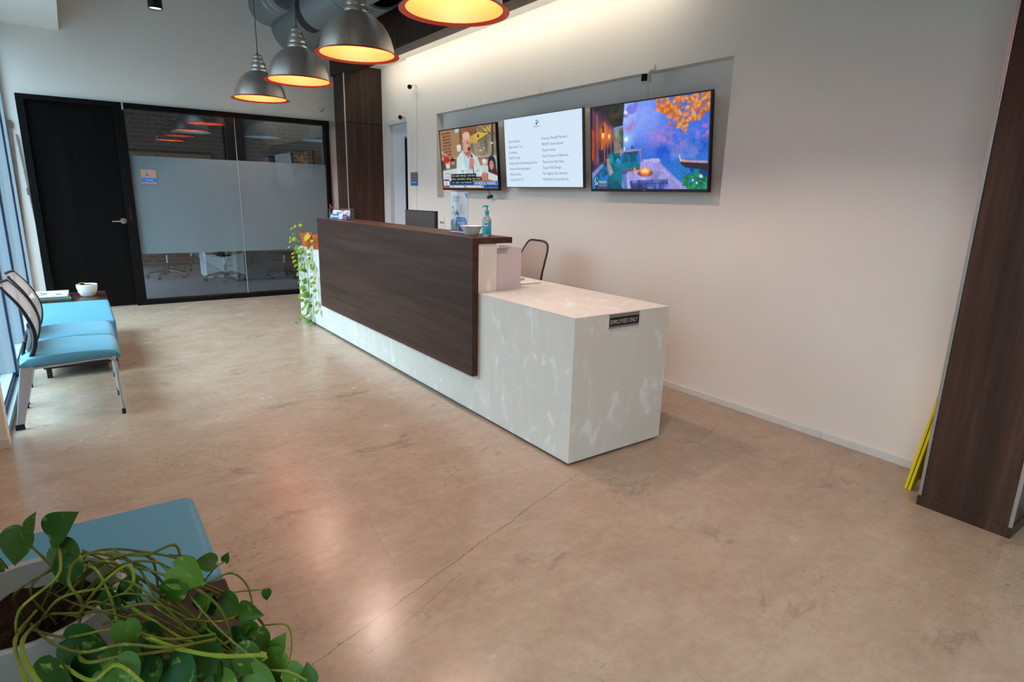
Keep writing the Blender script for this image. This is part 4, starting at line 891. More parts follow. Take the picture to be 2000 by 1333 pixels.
    # woman on the right
    p.ell(0.91, 0.62, 0.065, 0.14, (44, 34, 36)); p.poly([(0.86, 0.66), (0.97, 0.66), (1.0, 0.8), (0.83, 0.8)], (66, 44, 44)); p.ell(0.905, 0.63, 0.036, 0.075, (196, 142, 126)); p.ell(0.89, 0.61, 0.007, 0.008, (60, 40, 38)); p.ell(0.92, 0.61, 0.007, 0.008, (60, 40, 38)); p.line(0.895, 0.67, 0.915, 0.67, 0.004, (150, 70, 70)); p.ell(0.78, 0.79, 0.05, 0.05, (206, 110, 100))
    p.poly([(0.84, 0.73), (1, 0.80), (1, 0.9), (0.84, 0.85)], (200, 206, 210))
    p.put(b, G, 'news_picture', ES)
    R = lambda u0, v0, u1, v1, c, w=0.0004: b.add([G(u0, v1, w), G(u1, v1, w), G(u1, v0, w), G(u0, v0, w)], [(0, 1, 2, 3)], glow(c, ES))
    R(0.0, 0.025, 0.065, 0.065, (170, 24, 34)); R(0.02, 0.845, 0.125, 0.875, (30, 70, 140)); R(0.02, 0.875, 0.125, 0.955, (214, 222, 224)); R(0.13, 0.885, 0.98, 0.952, (26, 88, 160)); R(0.02, 0.955, 0.13, 0.99, (190, 50, 50)); R(0.13, 0.955, 0.76, 0.988, (206, 206, 206)); R(0.76, 0.952, 1.0, 0.99, (20, 76, 150))
    R(0.98, 0.87, 1.0, 0.952, (120, 150, 190)); R(0.18, 0.955, 0.205, 0.988, (200, 70, 74)); R(0.40, 0.957, 0.455, 0.985, (200, 70, 74)); R(0.72, 0.957, 0.76, 0.985, (170, 120, 130))
    R(0.17, 0.755, 0.64, 0.815, (22, 28, 26), 0.0006); R(0.17, 0.8151, 0.73, 0.87, (22, 28, 26), 0.0006); R(0.17, 0.8701, 0.565, 0.93, (22, 28, 26), 0.0006)
    T_ = lambda s, u, v, size, c, wd: b.text(s, G(u, v, 0.0008), rt, up, size * H, glow(c, ES), width=wd * Wd)
    T_('the right thing?  and the', 0.185, 0.80, 0.045, (200, 206, 200), 0.435); T_('best  possible  thing  for me?', 0.185, 0.856, 0.045, (200, 206, 200), 0.525); T_('so  join  me, friends', 0.19, 0.914, 0.045, (200, 206, 200), 0.36)
    T_('ON MEDICAL FUNDING', 0.60, 0.942, 0.07, (235, 238, 240), 0.36); T_('0', 0.05, 0.95, 0.09, (20, 70, 140), 0.035); T_('LIVE', 0.012, 0.058, 0.035, (235, 200, 200), 0.035); T_('DEFEND', 0.05, 0.765, 0.05, (120, 120, 126), 0.12); T_('SCIENCE', 0.05, 0.82, 0.04, (190, 50, 60), 0.11)
def art_list(b, G, Wd, H, rt, up):
    b.add([G(0, 1), G(1, 1), G(1, 0), G(0, 0)], [(0, 1, 2, 3)], glow((212, 230, 246), 1.0))
    L = ['Anura Solutions', 'Apex Investor Corp', 'Don Agaves', 'KAJITE In Texas', 'Medical Audit & Marketing Services', 'Monsoon Marketing Agency', 'Mundo Systems', 'Octopus Fleet LCX']
    R_ = ['Priority Wealth Partners', 'PROFIT International', 'Puerto Verde', 'Steel Framers of America', 'Texas Lone Star Reps', 'Texas Web Design', 'The Agency San Antonio', 'Warhawk Group Security']
    wl = [0.165, 0.20, 0.12, 0.16, 0.39, 0.30, 0.165, 0.19]; wr = [0.315, 0.26, 0.165, 0.32, 0.27, 0.23, 0.31, 0.32]
    for i in range(8):
        v = 0.345 + i * 0.0805
        b.text(L[i], G(0.055, v + 0.0, 0.0005), rt, up, 0.056 * H, glow((84, 104, 122)), width=wl[i] * Wd)
        b.text(R_[i], G(0.515, v + 0.0, 0.0005), rt, up, 0.056 * H, glow((84, 104, 122)), width=wr[i] * Wd)
    for (u, v, c) in ((0.455, 0.075, (60, 190, 190)), (0.475, 0.095, (90, 170, 230)), (0.453, 0.115, (40, 70, 160))):
        b.add([G(u + 0.011 * math.cos(a), v + 0.017 * math.sin(a), 0.0005) for a in np.linspace(0, -2 * PI, 13)[:-1]], [tuple(range(12))], glow(c))
    b.text('Venture', G(0.41, 0.165, 0.0005), rt, up, 0.04 * H, glow((60, 90, 130)), width=0.065 * Wd); b.text('Point', G(0.478, 0.165, 0.0005), rt, up, 0.04 * H, glow((120, 190, 235)), width=0.04 * Wd)
def art_cabin(b, G, Wd, H, rt, up):
    p = Paint(320, 180, 5); U, V = p.U, p.V; n1 = p.fbm(5, 5); n2 = p.fbm(9, 5); n3 = p.fbm(24, 3)
    mist = np.exp(-((U - 0.42) ** 2 / 0.05 + (V - 0.2) ** 2 / 0.12)); p.a = np.stack([62 + 80 * mist + 50 * (n1 - 0.5), 104 + 62 * mist + 50 * (n1 - 0.5), 222 + 26 * mist + 20 * (n1 - 0.5)], -1)
    low = np.clip((V - 0.38) / 0.3, 0, 1)[..., None]; p.a = p.a * (1 - low) + np.stack([24 + 40 * n1, 84 + 50 * n1, 206 + 0 * n1], -1) * low
    p.blend(np.clip((n2 - 0.52) * 7, 0, 1) * np.clip(1 - abs(V - 0.42) / 0.2, 0, 1) * np.clip((U - 0.45) * 4, 0, 1) * 0.9, (206, 130, 196)); p.blend(np.clip((n3 - 0.55) * 8, 0, 1) * np.clip(1 - abs(V - 0.38) / 0.13, 0, 1) * np.clip((U - 0.6) * 5, 0, 1) * 0.85, (232, 120, 156))
    p.blend(np.clip((0.52 - n2) * 8, 0, 1) * np.clip(1 - abs(V - 0.52) / 0.12, 0, 1) * np.clip((U - 0.35) * 5, 0, 1) * 0.6, (14, 62, 168)); p.blend(np.clip((n2 - 0.5) * 6, 0, 1) * np.clip(1 - abs(V - 0.63) / 0.1, 0, 1) * np.clip((U - 0.5) * 5, 0, 1) * 0.6, (150, 150, 210)); p.blend(np.clip((V - 0.66) * 6, 0, 0.7) * (U > 0.55), (24, 116, 206))
    p.ell(0.33, 0.10, 0.06, 0.10, (190, 205, 255), 1.6, 0.9); p.ell(0.33, 0.10, 0.015, 0.026, (250, 250, 255), 1); p.ell(0.335, 0.41, 0.05, 0.09, (160, 200, 255), 1.6, 0.9); p.ell(0.335, 0.41, 0.014, 0.025, (245, 250, 255), 1); p.blend(np.clip((n3 - 0.5) * 5, 0, 1) * np.exp(-((U - 0.37) ** 2 / 0.002 + (V - 0.23) ** 2 / 0.01)), (206, 96, 140))
    p.blend(np.clip((n3 - 0.45) * 5, 0, 1) * (U < 0.44) * (V < 0.16), (120, 120, 220))
    p.poly([(0.20, 0.30), (0.31, 0.26), (0.31, 0.60), (0.20, 0.60)], (98, 112, 96), 0.8, 16); p.blend(np.clip((n3 - 0.5) * 6, 0, 1) * p.inside([(0.22, 0.3), (0.33, 0.3), (0.3, 0.6), (0.22, 0.6)]) * 0.7, (150, 120, 120))
    p.poly([(0, 0), (0.32, 0), (0.305, 0.25), (0.22, 0.26), (0.17, 0.33), (0.10, 0.08)], (40, 44, 34), 0.7, 10); p.poly([(0.18, 0.08), (0.28, 0.1), (0.27, 0.16), (0.18, 0.14)], (70, 52, 46), 0.5)
    p.poly([(0, 0), (0.10, 0.0), (0.22, 0.25), (0.22, 0.60), (0.10, 0.78), (0, 0.85)], (66, 50, 74), 0.6, 14)
    for u, w, c in ((0.015, 0.022, (120, 60, 70)), (0.05, 0.015, (150, 84, 92)), (0.085, 0.014, (38, 42, 72)), (0.125, 0.008, (152, 100, 120)), (0.155, 0.008, (150, 96, 110)), (0.19, 0.008, (120, 110, 170))): p.poly([(u, u * 1.4), (u + w, (u + w) * 1.4), (u + w, 0.68), (u, 0.70)], c, 0.3)
    p.poly([(0.0, 0.26), (0.022, 0.27), (0.022, 0.62), (0.0, 0.66)], (222, 74, 20), 0.5); p.poly([(0.098, 0.25), (0.12, 0.26), (0.12, 0.50), (0.098, 0.52)], (216, 82, 36), 0.5); p.poly([(0.135, 0.2), (0.15, 0.2), (0.15, 0.35), (0.135, 0.36)], (206, 90, 60))
    p.ell(0.115, 0.33, 0.05, 0.12, (236, 120, 30), 1.8, 0.8); p.ell(0.117, 0.34, 0.012, 0.035, (255, 236, 150), 0.8); p.ell(0.175, 0.36, 0.035, 0.08, (236, 120, 40), 1.6, 0.8); p.ell(0.176, 0.36, 0.008, 0.028, (255, 232, 170), 0.8); p.line(0.117, 0.24, 0.117, 0.30, 0.012, (26, 26, 40))
    # leaves
    r = p.r
    for k in range(300):
        u = r.rand(); v = r.rand(); uu = 0.60 + 0.40 * u; lim = 0.30 * (1 - abs(uu - 0.82) / 0.30) + 0.05 * r.rand() + (0.08 if 0.70 < uu < 0.83 else 0) + (0.03 if uu > 0.9 else 0)
        vv = v * max(0.03, lim); c = [(232, 140, 36), (206, 104, 40), (240, 168, 60), (186, 92, 44), (236, 130, 90)][r.randint(5)]; s = 0.006 + 0.009 * r.rand(); p.ell(uu, vv, s, s * 1.6, c, 0.6, 0.92)
    # water side, boat
    p.poly([(0.785, 0.655), (0.80, 0.70), (1, 0.73), (1, 0.80), (0.83, 0.76), (0.80, 0.73)], (48, 40, 44)); p.poly([(0.785, 0.645), (0.79, 0.665), (0.84, 0.685), (1, 0.70), (1, 0.72), (0.83, 0.705), (0.80, 0.70)], (206, 150, 140)); p.line(0.785, 0.63, 0.795, 0.69, 0.006, (236, 220, 214))
    p.blend(np.clip((n3 - 0.4) * 5, 0, 1) * p.inside([(0.86, 0.77), (1, 0.80), (1, 0.95), (0.9, 0.86)]), (10, 60, 130))
    # deck
    p.poly([(0.43, 0.68), (0.60, 0.66), (0.63, 0.70), (0.86, 1), (0.30, 1), (0.30, 0.88)], (160, 156, 230), 0.2, 10)
    for k in range(9): p.line(0.47 + k * 0.02, 0.68, 0.42 + k * 0.075, 1.0, 0.0025, (112, 108, 188))
    p.poly([(0.48, 0.655), (0.62, 0.65), (0.635, 0.68), (0.62, 0.70), (0.50, 0.68)], (176, 172, 220)); p.poly([(0.28, 0.54), (0.47, 0.53), (0.47, 0.55), (0.30, 0.565)], (158, 140, 196)); p.poly([(0.31, 0.565), (0.44, 0.555), (0.44, 0.60), (0.31, 0.61)], (52, 56, 110)); p.line(0.46, 0.55, 0.47, 0.68, 0.01, (150, 110, 160)); p.ell(0.32, 0.52, 0.008, 0.02, (226, 226, 250)); p.ell(0.39, 0.51, 0.008, 0.02, (60, 50, 90))
    # sofa
    T1, T2, T3 = (14, 110, 134), (10, 84, 108), (34, 140, 160)
    p.poly([(0.28, 0.70), (0.46, 0.67), (0.46, 0.74), (0.28, 0.78)], T1, 0.3); p.poly([(0.30, 0.78), (0.46, 0.74), (0.46, 0.77), (0.30, 0.82)], (112, 70, 90))
    for (u, v, c) in ((0.33, 0.63, T2), (0.40, 0.62, T2), (0.20, 0.62, T1), (0.245, 0.62, T2)): p.poly([(u - 0.032, v - 0.045), (u + 0.03, v - 0.055), (u + 0.034, v + 0.05), (u - 0.03, v + 0.06)], c, 0.5, 20)
    p.poly([(0.14, 0.93), (0.20, 0.74), (0.29, 0.70), (0.30, 0.99), (0.12, 0.99)], T1, 0.25); p.poly([(0.03, 1.0), (0.02, 0.86), (0.10, 0.90), (0.2, 0.94), (0.30, 1.0)], T2, 0.3)
    for (u, v, w, h, c) in ((0.06, 0.85, 0.045, 0.09, T1), (0.115, 0.76, 0.045, 0.10, T2), (0.22, 0.73, 0.035, 0.07, T1), (0.265, 0.68, 0.03, 0.06, T3)): p.poly([(u - w, v - h * 0.5), (u, v - h), (u + w, v + h * 0.6), (u - w * 0.2, v + h)], c, 0.5, 20)
    p.poly([(0.145, 0.63), (0.18, 0.62), (0.185, 0.70), (0.155, 0.71)], (150, 140, 128)); p.poly([(0.155, 0.71), (0.19, 0.70), (0.215, 0.80), (0.18, 0.84)], (158, 150, 128), 0.2)
    p.poly([(0.19, 0.98), (0.20, 0.90), (0.26, 0.91), (0.31, 1.0), (0.2, 1.0)], (16, 96, 120), 0.4); p.poly([(0, 0.80), (0.09, 0.70), (0.13, 0.70), (0.03, 0.84), (0.0, 0.88)], (130, 128, 200)); p.poly([(0.30, 0.83), (0.34, 0.82), (0.35, 1), (0.31, 1)], (96, 120, 176), 0.3)
    # fire table
    p.poly([(0.37, 0.88), (0.70, 0.87), (0.70, 1.0), (0.375, 1.0)], (70, 84, 150), 0.9, 22); p.poly([(0.35, 0.79), (0.58, 0.765), (0.72, 0.845), (0.715, 0.885), (0.37, 0.90)], (150, 150, 214), 0.25, 14)
    for q in ((0.37, 0.94, 0.70, 0.93), (0.45, 0.89, 0.45, 0.94), (0.56, 0.89, 0.57, 0.94), (0.51, 0.94, 0.51, 1.0), (0.63, 0.93, 0.63, 1.0)): p.line(*q, 0.004, (40, 48, 96))
    p.ell(0.505, 0.815, 0.065, 0.04, (120, 60, 80)); 
    for (u, v, s, c) in ((0.505, 0.80, 0.045, (232, 120, 60)), (0.49, 0.79, 0.022, (255, 190, 70)), (0.52, 0.79, 0.022, (255, 190, 70)), (0.505, 0.785, 0.02, (255, 226, 120)), (0.505, 0.765, 0.01, (255, 210, 90))): p.ell(u, v, s, s * 1.1, c, 0.7)
    p.line(0.505, 0.78, 0.495, 0.68, 0.012, (220, 170, 230), 0.45); p.ell(0.415, 0.79, 0.012, 0.03, (226, 160, 120), 0.8); p.line(0.415, 0.75, 0.415, 0.77, 0.006, (255, 220, 120))
    # fern
    for k in range(150):
        u, v = 0.82 + 0.18 * r.rand(), 0.80 + 0.2 * r.rand()
        if v < 0.80 + 0.9 * abs(u - 0.91) ** 1.1: continue
        a = r.rand() * PI; p.line(u, v, u + 0.02 * math.cos(a), v + 0.03 * math.sin(a), 0.006, [(20, 120, 50), (14, 92, 44), (50, 170, 70)][r.randint(3)])
    for k in range(6): p.line(0.92, 0.95, 0.80 + 0.03 * k, 0.80 + 0.02 * (k % 3), 0.004, (24, 120, 60))
    p.ell(0.95, 0.86, 0.012, 0.02, (226, 206, 236)); p.ell(0.89, 0.90, 0.007, 0.012, (240, 240, 250)); p.ell(0.92, 0.93, 0.007, 0.012, (236, 236, 246))
    p.poly([(0.05, 1.0), (0.06, 0.98), (0.12, 0.965), (0.16, 0.99), (0.16, 1)], (96, 64, 130))
    p.put(b, G, 'cabin_picture', ES)
    b.text('TRANQUIL', G(0.065, 0.935, 0.0006), rt, up, 0.05 * H, glow((214, 224, 236)), width=0.088 * Wd); b.text('JAZZ MELODY', G(0.065, 0.965, 0.0006), rt, up, 0.02 * H, glow((204, 214, 230)), width=0.088 * Wd)
    for pts in ([(0.035, 0.865), (0.025, 0.905), (0.04, 0.92), (0.03, 0.955)], [(0.035, 0.95), (0.055, 0.945), (0.05, 0.92), (0.04, 0.925)]):
        for i in range(len(pts) - 1):
            (u0, v0), (u1, v1) = pts[i], pts[i + 1]; d = Vector((u1 - u0, (v1 - v0))); q = Vector((-d.y, d.x)).normalized() * 0.003
            b.add([G(u0 + q.x, v0 + q.y, 0.0006), G(u1 + q.x, v1 + q.y, 0.0006), G(u1 - q.x, v1 - q.y, 0.0006), G(u0 - q.x, v0 - q.y, 0.0006)], [(0, 1, 2, 3)], glow((214, 224, 236)))
tv(2.678, 3.729, 1.930, 0.598, 0.081, 1.395, 'leftmost wall television, showing a news broadcast with a man in a pale coat', art_news)
tv(1.532, 2.568, 1.944, 0.5865, 0.086, 1.402, 'middle wall television with a white page listing company names', art_list, bez=(0.006, 0.008), bezcol=mat('dark_silver_bezel', srgb(96, 98, 104), 0.4, 0.5))
tv(0.385, 1.439, 1.933, 0.599, 0.094, 1.402, 'rightmost wall television, showing a blue lakeside cabin scene with a fire', art_cabin, yaw=0.006)
# black media box hanging by its cables under the news screen
q0 = at(957, 383, 'x', 1.40)
mb = thing('media_box', q0, 'small black box dangling on cables under the news screen', 'media player')
b = MB(); b.box(-0.012, 0.012, -0.035, 0.035, -0.022, 0.005, 'blackplastic', TR(rx=-0.2)); b.build('body', mb, bevel=0.003)
b = MB(); b.tube(crv([(0.0, 0.012, 0.003), (0.0, 0.02, 0.03), (-0.005, 0.055, 0.06)]), 0.0025, 'blackplastic', 6); b.tube(crv([(0.0, -0.01, 0.003), (0.0, 0.01, 0.04), (-0.005, 0.055, 0.062)]), 0.0025, 'blackplastic', 6); b.build('cables', mb)
# ================================================================== LAMPS AND DUCTS
def pendant(y):
    """spun aluminium dome with an orange inside; the thing's origin is the centre of its rim"""
    o = thing('pendant_lamp', (PEND_X, y, PEND_Z), 'x', 'pendant lamp', 'pendant lamps in a row above the desk')
    out = [(0.252, 0.012), (0.250, 0.03), (0.244, 0.065), (0.230, 0.115), (0.208, 0.16), (0.178, 0.20), (0.140, 0.235), (0.108, 0.256), (0.082, 0.268), (0.078, 0.270)]
    b = MB(); b.lathe(out, 'spun', 64); b.build('shade', o, smooth=50, recalc=False)
    b = MB(); b.lathe([(0.2505, 0.0125), (0.2705, 0.0022), (0.283, 0.0), (0.284, 0.003), (0.271, 0.0065), (0.2535, 0.0165)], 'orange_lip', 64); b.lathe([(r - 0.0025, z - 0.001) for r, z in out] + [(0.0, 0.268)], 'orange', 64); b.build('orange_lining', o, smooth=50, recalc=False)
    b = MB()
    z = 0.268
    for (r, h) in ((0.078, 0.036), (0.067, 0.047), (0.051, 0.042), (0.044, 0.030)):
        b.lathe([(r - 0.004, z), (r - 0.0005, z + 0.001), (r, z + 0.004), (r, z + h - 0.004), (r - 0.001, z + h - 0.001), (r - 0.012, z + h)], 'neck', 40); b.lathe([(r - 0.012, z + h), (r - 0.012, z + h + 0.0015)], 'blackplastic', 40); z += h + 0.001
    b.lathe([(0, z - 0.0005), (0.034, z - 0.0005)], 'neck', 40); b.lathe([(0.012, z), (0.012, z + 0.008), (0.006, z + 0.012), (0.006, z + 0.02)], 'darkgrey', 16); b.build('neck', o, smooth=22)
    b = MB(); b.tube([(0, 0, z + 0.015), (0, 0, ZC - PEND_Z - 0.02)], 0.0045, 'clip', 8); b.build('cord', o)
    b = MB(); b.lathe([(0, ZC - PEND_Z - 0.03), (0.05, ZC - PEND_Z - 0.03), (0.06, ZC - PEND_Z - 0.002)], 'neck', 24); b.build('ceiling_rose', o)
    b = MB(); b.lathe([(0.0, 0.205), (0.016, 0.209), (0.027, 0.222), (0.031, 0.235), (0.024, 0.252), (0.014, 0.262), (0.014, 0.268)], 'bulb', 24); b.build('bulb', o)
    return o
labs = ['farthest pendant lamp, nearest the glazed partition', 'second pendant lamp from the glazed partition', 'third pendant lamp from the glazed partition, in front of the wood beam', 'nearest visible pendant lamp, its top cut off by the picture edge', 'pendant lamp overhead behind the picture edge, seen reflected in the glass']
p0 = pendant(PEND_Y[0]); p0['label'] = labs[0] + ', spun metal with orange lining'
for i in range(1, 5):
    c = copy_tree(p0); c.location.y = PEND_Y[i]; c['label'] = labs[i]
# white lined pendants in the meeting room
mp = thing('pendant_lamp', (0.80, 8.6, 2.12), 'dim dome pendant with a pale lining in the meeting room, middle of three', 'pendant lamp', 'pendant lamps in the meeting room')
b = MB(); b.lathe([(0.255, 0.0), (0.250, 0.03), (0.240, 0.075), (0.215, 0.13), (0.17, 0.185), (0.12, 0.22), (0.07, 0.24)], mat('dark_dome', srgb(60, 62, 60), 0.5), 40); b.build('shade', mp, recalc=False)
b = MB(); b.lathe([(0.275, -0.002), (0.253, 0.001), (0.247, 0.03), (0.236, 0.073), (0.21, 0.128), (0.16, 0.18), (0, 0.2)], mat('pale_lining', srgb(190, 205, 210), 0.5), 40); b.build('lining', mp, recalc=False)
b = MB(); b.tube([(0, 0, 0.24), (0, 0, 1.48)], 0.005, 'darkgrey', 6); b.lathe([(0.07, 0.24), (0.05, 0.3), (0.03, 0.34), (0, 0.34)], 'darkgrey', 20); b.build('cord', mp)
b = MB(); b.lathe([(0, 0.08), (0.04, 0.10), (0.04, 0.14), (0, 0.18)], mat('cool_bulb', srgb(220, 235, 240), 0.5, emit=(0.75, 0.9, 1, 1), estr=3), 16); b.build('bulb', mp)
for x, y, l in ((1.66, 8.5, 'dim dome pendant in the meeting room, at the right end of the glazing'), (-0.23, 8.55, 'dim dome pendant in the meeting room, leftmost of three')):
    c = copy_tree(mp); c.location = (x, y, 2.12); c['label'] = l
# cylinder downlights; all but the first are unseen, added for ceiling fill
dl0 = None
for i, (x, y, z) in enumerate(DOWN):
    top = 2.765 if x < -1.73 else ZC
    if x > 0.9: top = ZC
    lab = ['black cylinder downlight at the top of the photo, left of the pendants', 'added black cylinder downlight for fill, above the waiting chairs', 'added black cylinder downlight for fill, above the near bench', 'added black cylinder downlight for fill, near the front wood column', 'added black cylinder downlight for fill, behind the viewpoint', 'black cylinder downlight beside the wood beam'][i]
    if dl0 is None:
        dl0 = thing('downlight', (x, y, z), lab, 'downlight', 'black cylinder downlights')
        b = MB(); b.lathe([(0.046, 0.004), (0.050, 0.0), (0.052, 0.001), (0.052, 0.22), (0.045, 0.222), (0, 0.222)], 'blackplastic', 32); b.lathe([(0.046, 0.004), (0.046, 0.06)], 'blackplastic', 32); b.build('housing', dl0)
        b = MB(); b.lathe([(0, 0.012), (0.046, 0.012)], 'diffuser', 32); b.build('lens', dl0, recalc=False)
        b = MB(); b.tube([(0, 0, 0.222), (0, 0, ZC - z - 0.001)], 0.008, 'blackplastic', 10); b.build('stem', dl0)
    else:
        c = copy_tree(dl0); c.location = (x, y, z); c['label'] = lab
# spiral ducts
dk = thing('air_duct', (0.5, 4.6, 3.1), 'galvanised spiral duct with a smooth branch, hung under the ceiling beside the wood beam', 'air duct')
def pipe(b, c, r, y0, y1, rib, M='duct', n=48):
    T_ = Matrix.Translation((c[0] - 0.5, -4.6, c[1] - 3.1)) @ Matrix.Rotation(-PI / 2, 4, 'X') @ Matrix.Scale(-1, 4, (0, 1, 0))
    b.lathe([(r - 0.02, y0), (r, y0), (r, y1), (r - 0.02, y1)], M, n, T=T_); y = y0 + rib
    while y < y1 - 0.01:
        b.lathe([(r, y), (r + 0.002, y + 0.0015), (r + 0.002, y + 0.004), (r, y + 0.0055)], 'ductdark', n, T=T_); y += rib
b = MB(); pipe(b, (0.585, 3.16), 0.30, 3.4, YG - 0.002, 0.085); b.build('main_pipe', dk)
b = MB(); pipe(b, (0.43, 3.075), 0.205, 1.0, 4.50, 0.9); b.build('branch_pipe', dk)
b = MB(); pipe(b, (0.44, 3.08), 0.19, 4.505, 4.75, 0.05, 'blackplastic'); b.build('collar', dk)
b = MB(); 
for (x, y) in ((0.43, 1.6), (0.43, 3.9), (0.585, 5.4)): b.tube([(x - 0.5, y - 4.6, 0.15), (x - 0.5, y - 4.6, ZC - 3.1)], 0.003, 'cable', 5)
b.build('hanger', dk)
d2 = dk
b = MB(); b.lathe([(0.0, -0.35)] + sum([[(0.195 - 0.012 * k, -0.35 + 0.03 * k), (0.19 - 0.012 * k, -0.325 + 0.03 * k)] for k in range(0)], []) + [(0.195, -0.35), (0.2, -0.34), (0.2, -0.25), (0.193, -0.245), (0.193, -0.23), (0.2, -0.225), (0.2, -0.1), (0.193, -0.095), (0.193, -0.08), (0.2, -0.075), (0.2, 0.433)], 'duct', 48, T=Matrix.Translation((0.255 - 0.5, 5.35 - 4.6, 0.23)) @ Matrix.Rotation(-PI / 2, 4, 'X')); b.build('end_pipe', d2)
MB().box(-0.165, -0.025, 0.35, 0.65, 0.22, ZC - 3.101, 'ductdark').build('drop_box', dk, bevel=0.004)

# ================================================================== WAITING CHAIRS
def waiting_chair(loc, label):
    """faces +x; origin under the near front foot"""
    o = thing('waiting_chair', loc, label, 'chair', 'waiting chairs along the window')
    wdt = 0.40; SF = -0.02      # width in y
    b = MB(); NX, NY = 18, 12; xs = np.concatenate([np.linspace(0, 0.88, NX - 6), np.linspace(0.90, 1, 6)]); ys_ = np.sin(np.linspace(-PI / 2, PI / 2, NY))
    def top(u, v):
        x = -0.43 + u * 0.452; z = 0.388 + 0.026 * math.sin(PI * min(1, u * 0.75 + 0.15)) + 0.010 * u
        drop = 0.030 * max(0, (u - 0.90) / 0.10) ** 2.5 + 0.02 * max(0, (0.08 - u) / 0.08) ** 2
        e = abs(v) ** 6; return Vector((x, wdt * 0.5 + v * (wdt * 0.5 + 0.006), z - drop - 0.024 * e))
    def bot(u, v):
        p = top(u, v); p.z = 0.3405 + 0.010 * u; return p
    vs = [top(u, v) for u in xs for v in ys_] + [bot(u, v) for u in xs for v in ys_]; N = NX * NY
    fs = []
    for i in range(NX - 1):
        for j in range(NY - 1): a = i * NY + j; fs.append((a, a + 1, a + NY + 1, a + NY)); fs.append((N + a, N + a + NY, N + a + NY + 1, N + a + 1))
    for i in range(NX - 1): fs.append((i * NY, (i + 1) * NY, N + (i + 1) * NY, N + i * NY)); a = i * NY + NY - 1; fs.append((a, N + a, N + a + NY, a + NY))
    for j in range(NY - 1): fs.append((j, N + j, N + j + 1, j + 1)); a = (NX - 1) * NY + j; fs.append((a, a + 1, N + a + 1, N + a))
    b.add(vs, fs, 'blue'); b.build('seat', o, smooth=60)
    for yy, nm in ((0.004, 0), (wdt - 0.004, 1)):
        b = MB(); b.tube(crv([(-0.40, yy, 0.330), (-0.2, yy, 0.338), (-0.06, yy, 0.344), (-0.025, yy, 0.338), (-0.005, yy, 0.31)], 5) + [Vector((0.0, yy, 0.03))], [0.0085] * 26 if False else 0.0085, 'silver', 10); fo = b.build('front_leg', o)
        b = MB(); b.tube([(0.0, yy, 0.0), (0.0, yy, 0.032)], 0.0105, 'rubber', 10); b.build('foot', fo)
        b = MB()
        b.add([(x, y, z) for (x0, x1, z) in ((-0.485, -0.450, 0.03), (-0.43, -0.372, 0.345)) for x in (x0, x1) for y in (yy - 0.009, yy + 0.009)], [(0, 1, 3, 2), (4, 6, 7, 5), (0, 4, 5, 1), (2, 3, 7, 6), (0, 2, 6, 4), (1, 5, 7, 3)], 'silver'); ro = b.build('rear_leg', o, bevel=0.003)
        b = MB(); b.box(-0.492, -0.452, yy - 0.011, yy + 0.011, 0, 0.031, 'rubber'); b.build('foot', ro, bevel=0.002)
    b = MB(); b.tube([(-0.03, 0.012, 0.335), (-0.03, wdt - 0.012, 0.335)], 0.008, 'silver', 8); b.tube([(-0.37, 0.012, 0.33), (-0.37, wdt - 0.012, 0.33)], 0.008, 'silver', 8); b.build('crossbar', o)
    # back: bowed profile in x-z
    prof = crv([(-0.385, 0, 0.365), (-0.352, 0, 0.44), (-0.342, 0, 0.52), (-0.358, 0, 0.60), (-0.392, 0, 0.68), (-0.448, 0, 0.765)], 5)
    n = len(prof); half = [(0.165 + 0.035 * math.sin(PI * i / (n - 1))) for i in range(n)]
    NV = 13; vs = []
    for i, p in enumerate(prof):
        for v in np.linspace(-1, 1, NV): vs.append(Vector((p.x - 0.030 * (1 - v * v), wdt / 2 + v * half[i], p.z)))
    b = MB(); b.add(vs, [(i * NV + j, i * NV + j + 1, (i + 1) * NV + j + 1, (i + 1) * NV + j) for i in range(n - 1) for j in range(NV - 1)], 'mesh_grey'); b.build('back_mesh', o, smooth=60)
    b = MB()
    for sgn in (-1, 1):
        b.tube([Vector((p.x - 0.004, wdt / 2 + sgn * (half[i] + 0.004), p.z)) for i, p in enumerate(prof)], [0.012 - 0.005 * i / n for i in range(n)], 'blackplastic', 8)
    for k in (0, n - 1): b.tube([Vector((prof[k].x - 0.030 * (1 - v * v) - 0.002, wdt / 2 + v * half[k], prof[k].z)) for v in np.linspace(-1, 1, 13)], 0.008, 'darkgrey', 8)
    b.tube(crv([(-0.39, wdt / 2 - 0.1, 0.34), (-0.415, wdt / 2 - 0.1, 0.38), (-0.40, wdt / 2 - 0.1, 0.46)], 4), 0.009, 'blackplastic', 8); b.tube(crv([(-0.39, wdt / 2 + 0.1, 0.34), (-0.415, wdt / 2 + 0.1, 0.38), (-0.40, wdt / 2 + 0.1, 0.46)], 4), 0.009, 'blackplastic', 8)
    b.build('back_frame', o)
    b = MB(); vs = []
    for i, p in enumerate(prof[3:12]):
        for v in np.linspace(-0.8, 0.8, 7): vs.append(Vector((p.x - 0.030 * (1 - v * v) - 0.014, wdt / 2 + v * half[i], p.z)))
    b.add(vs, [(i * 7 + j, i * 7 + j + 1, (i + 1) * 7 + j + 1, (i + 1) * 7 + j) for i in range(8) for j in range(6)], 'blackplastic'); b.build('lumbar_pad', o, smooth=60)
    return o
w0 = waiting_chair((-1.724, 1.957, 0), 'blue seated chair with a mesh back by the window, nearer to the viewer')
w1 = copy_tree(w0); w1.location = (-1.724, 2.425, 0); w1['label'] = 'blue seated chair with a mesh back, between the nearer chair and the blue bench'

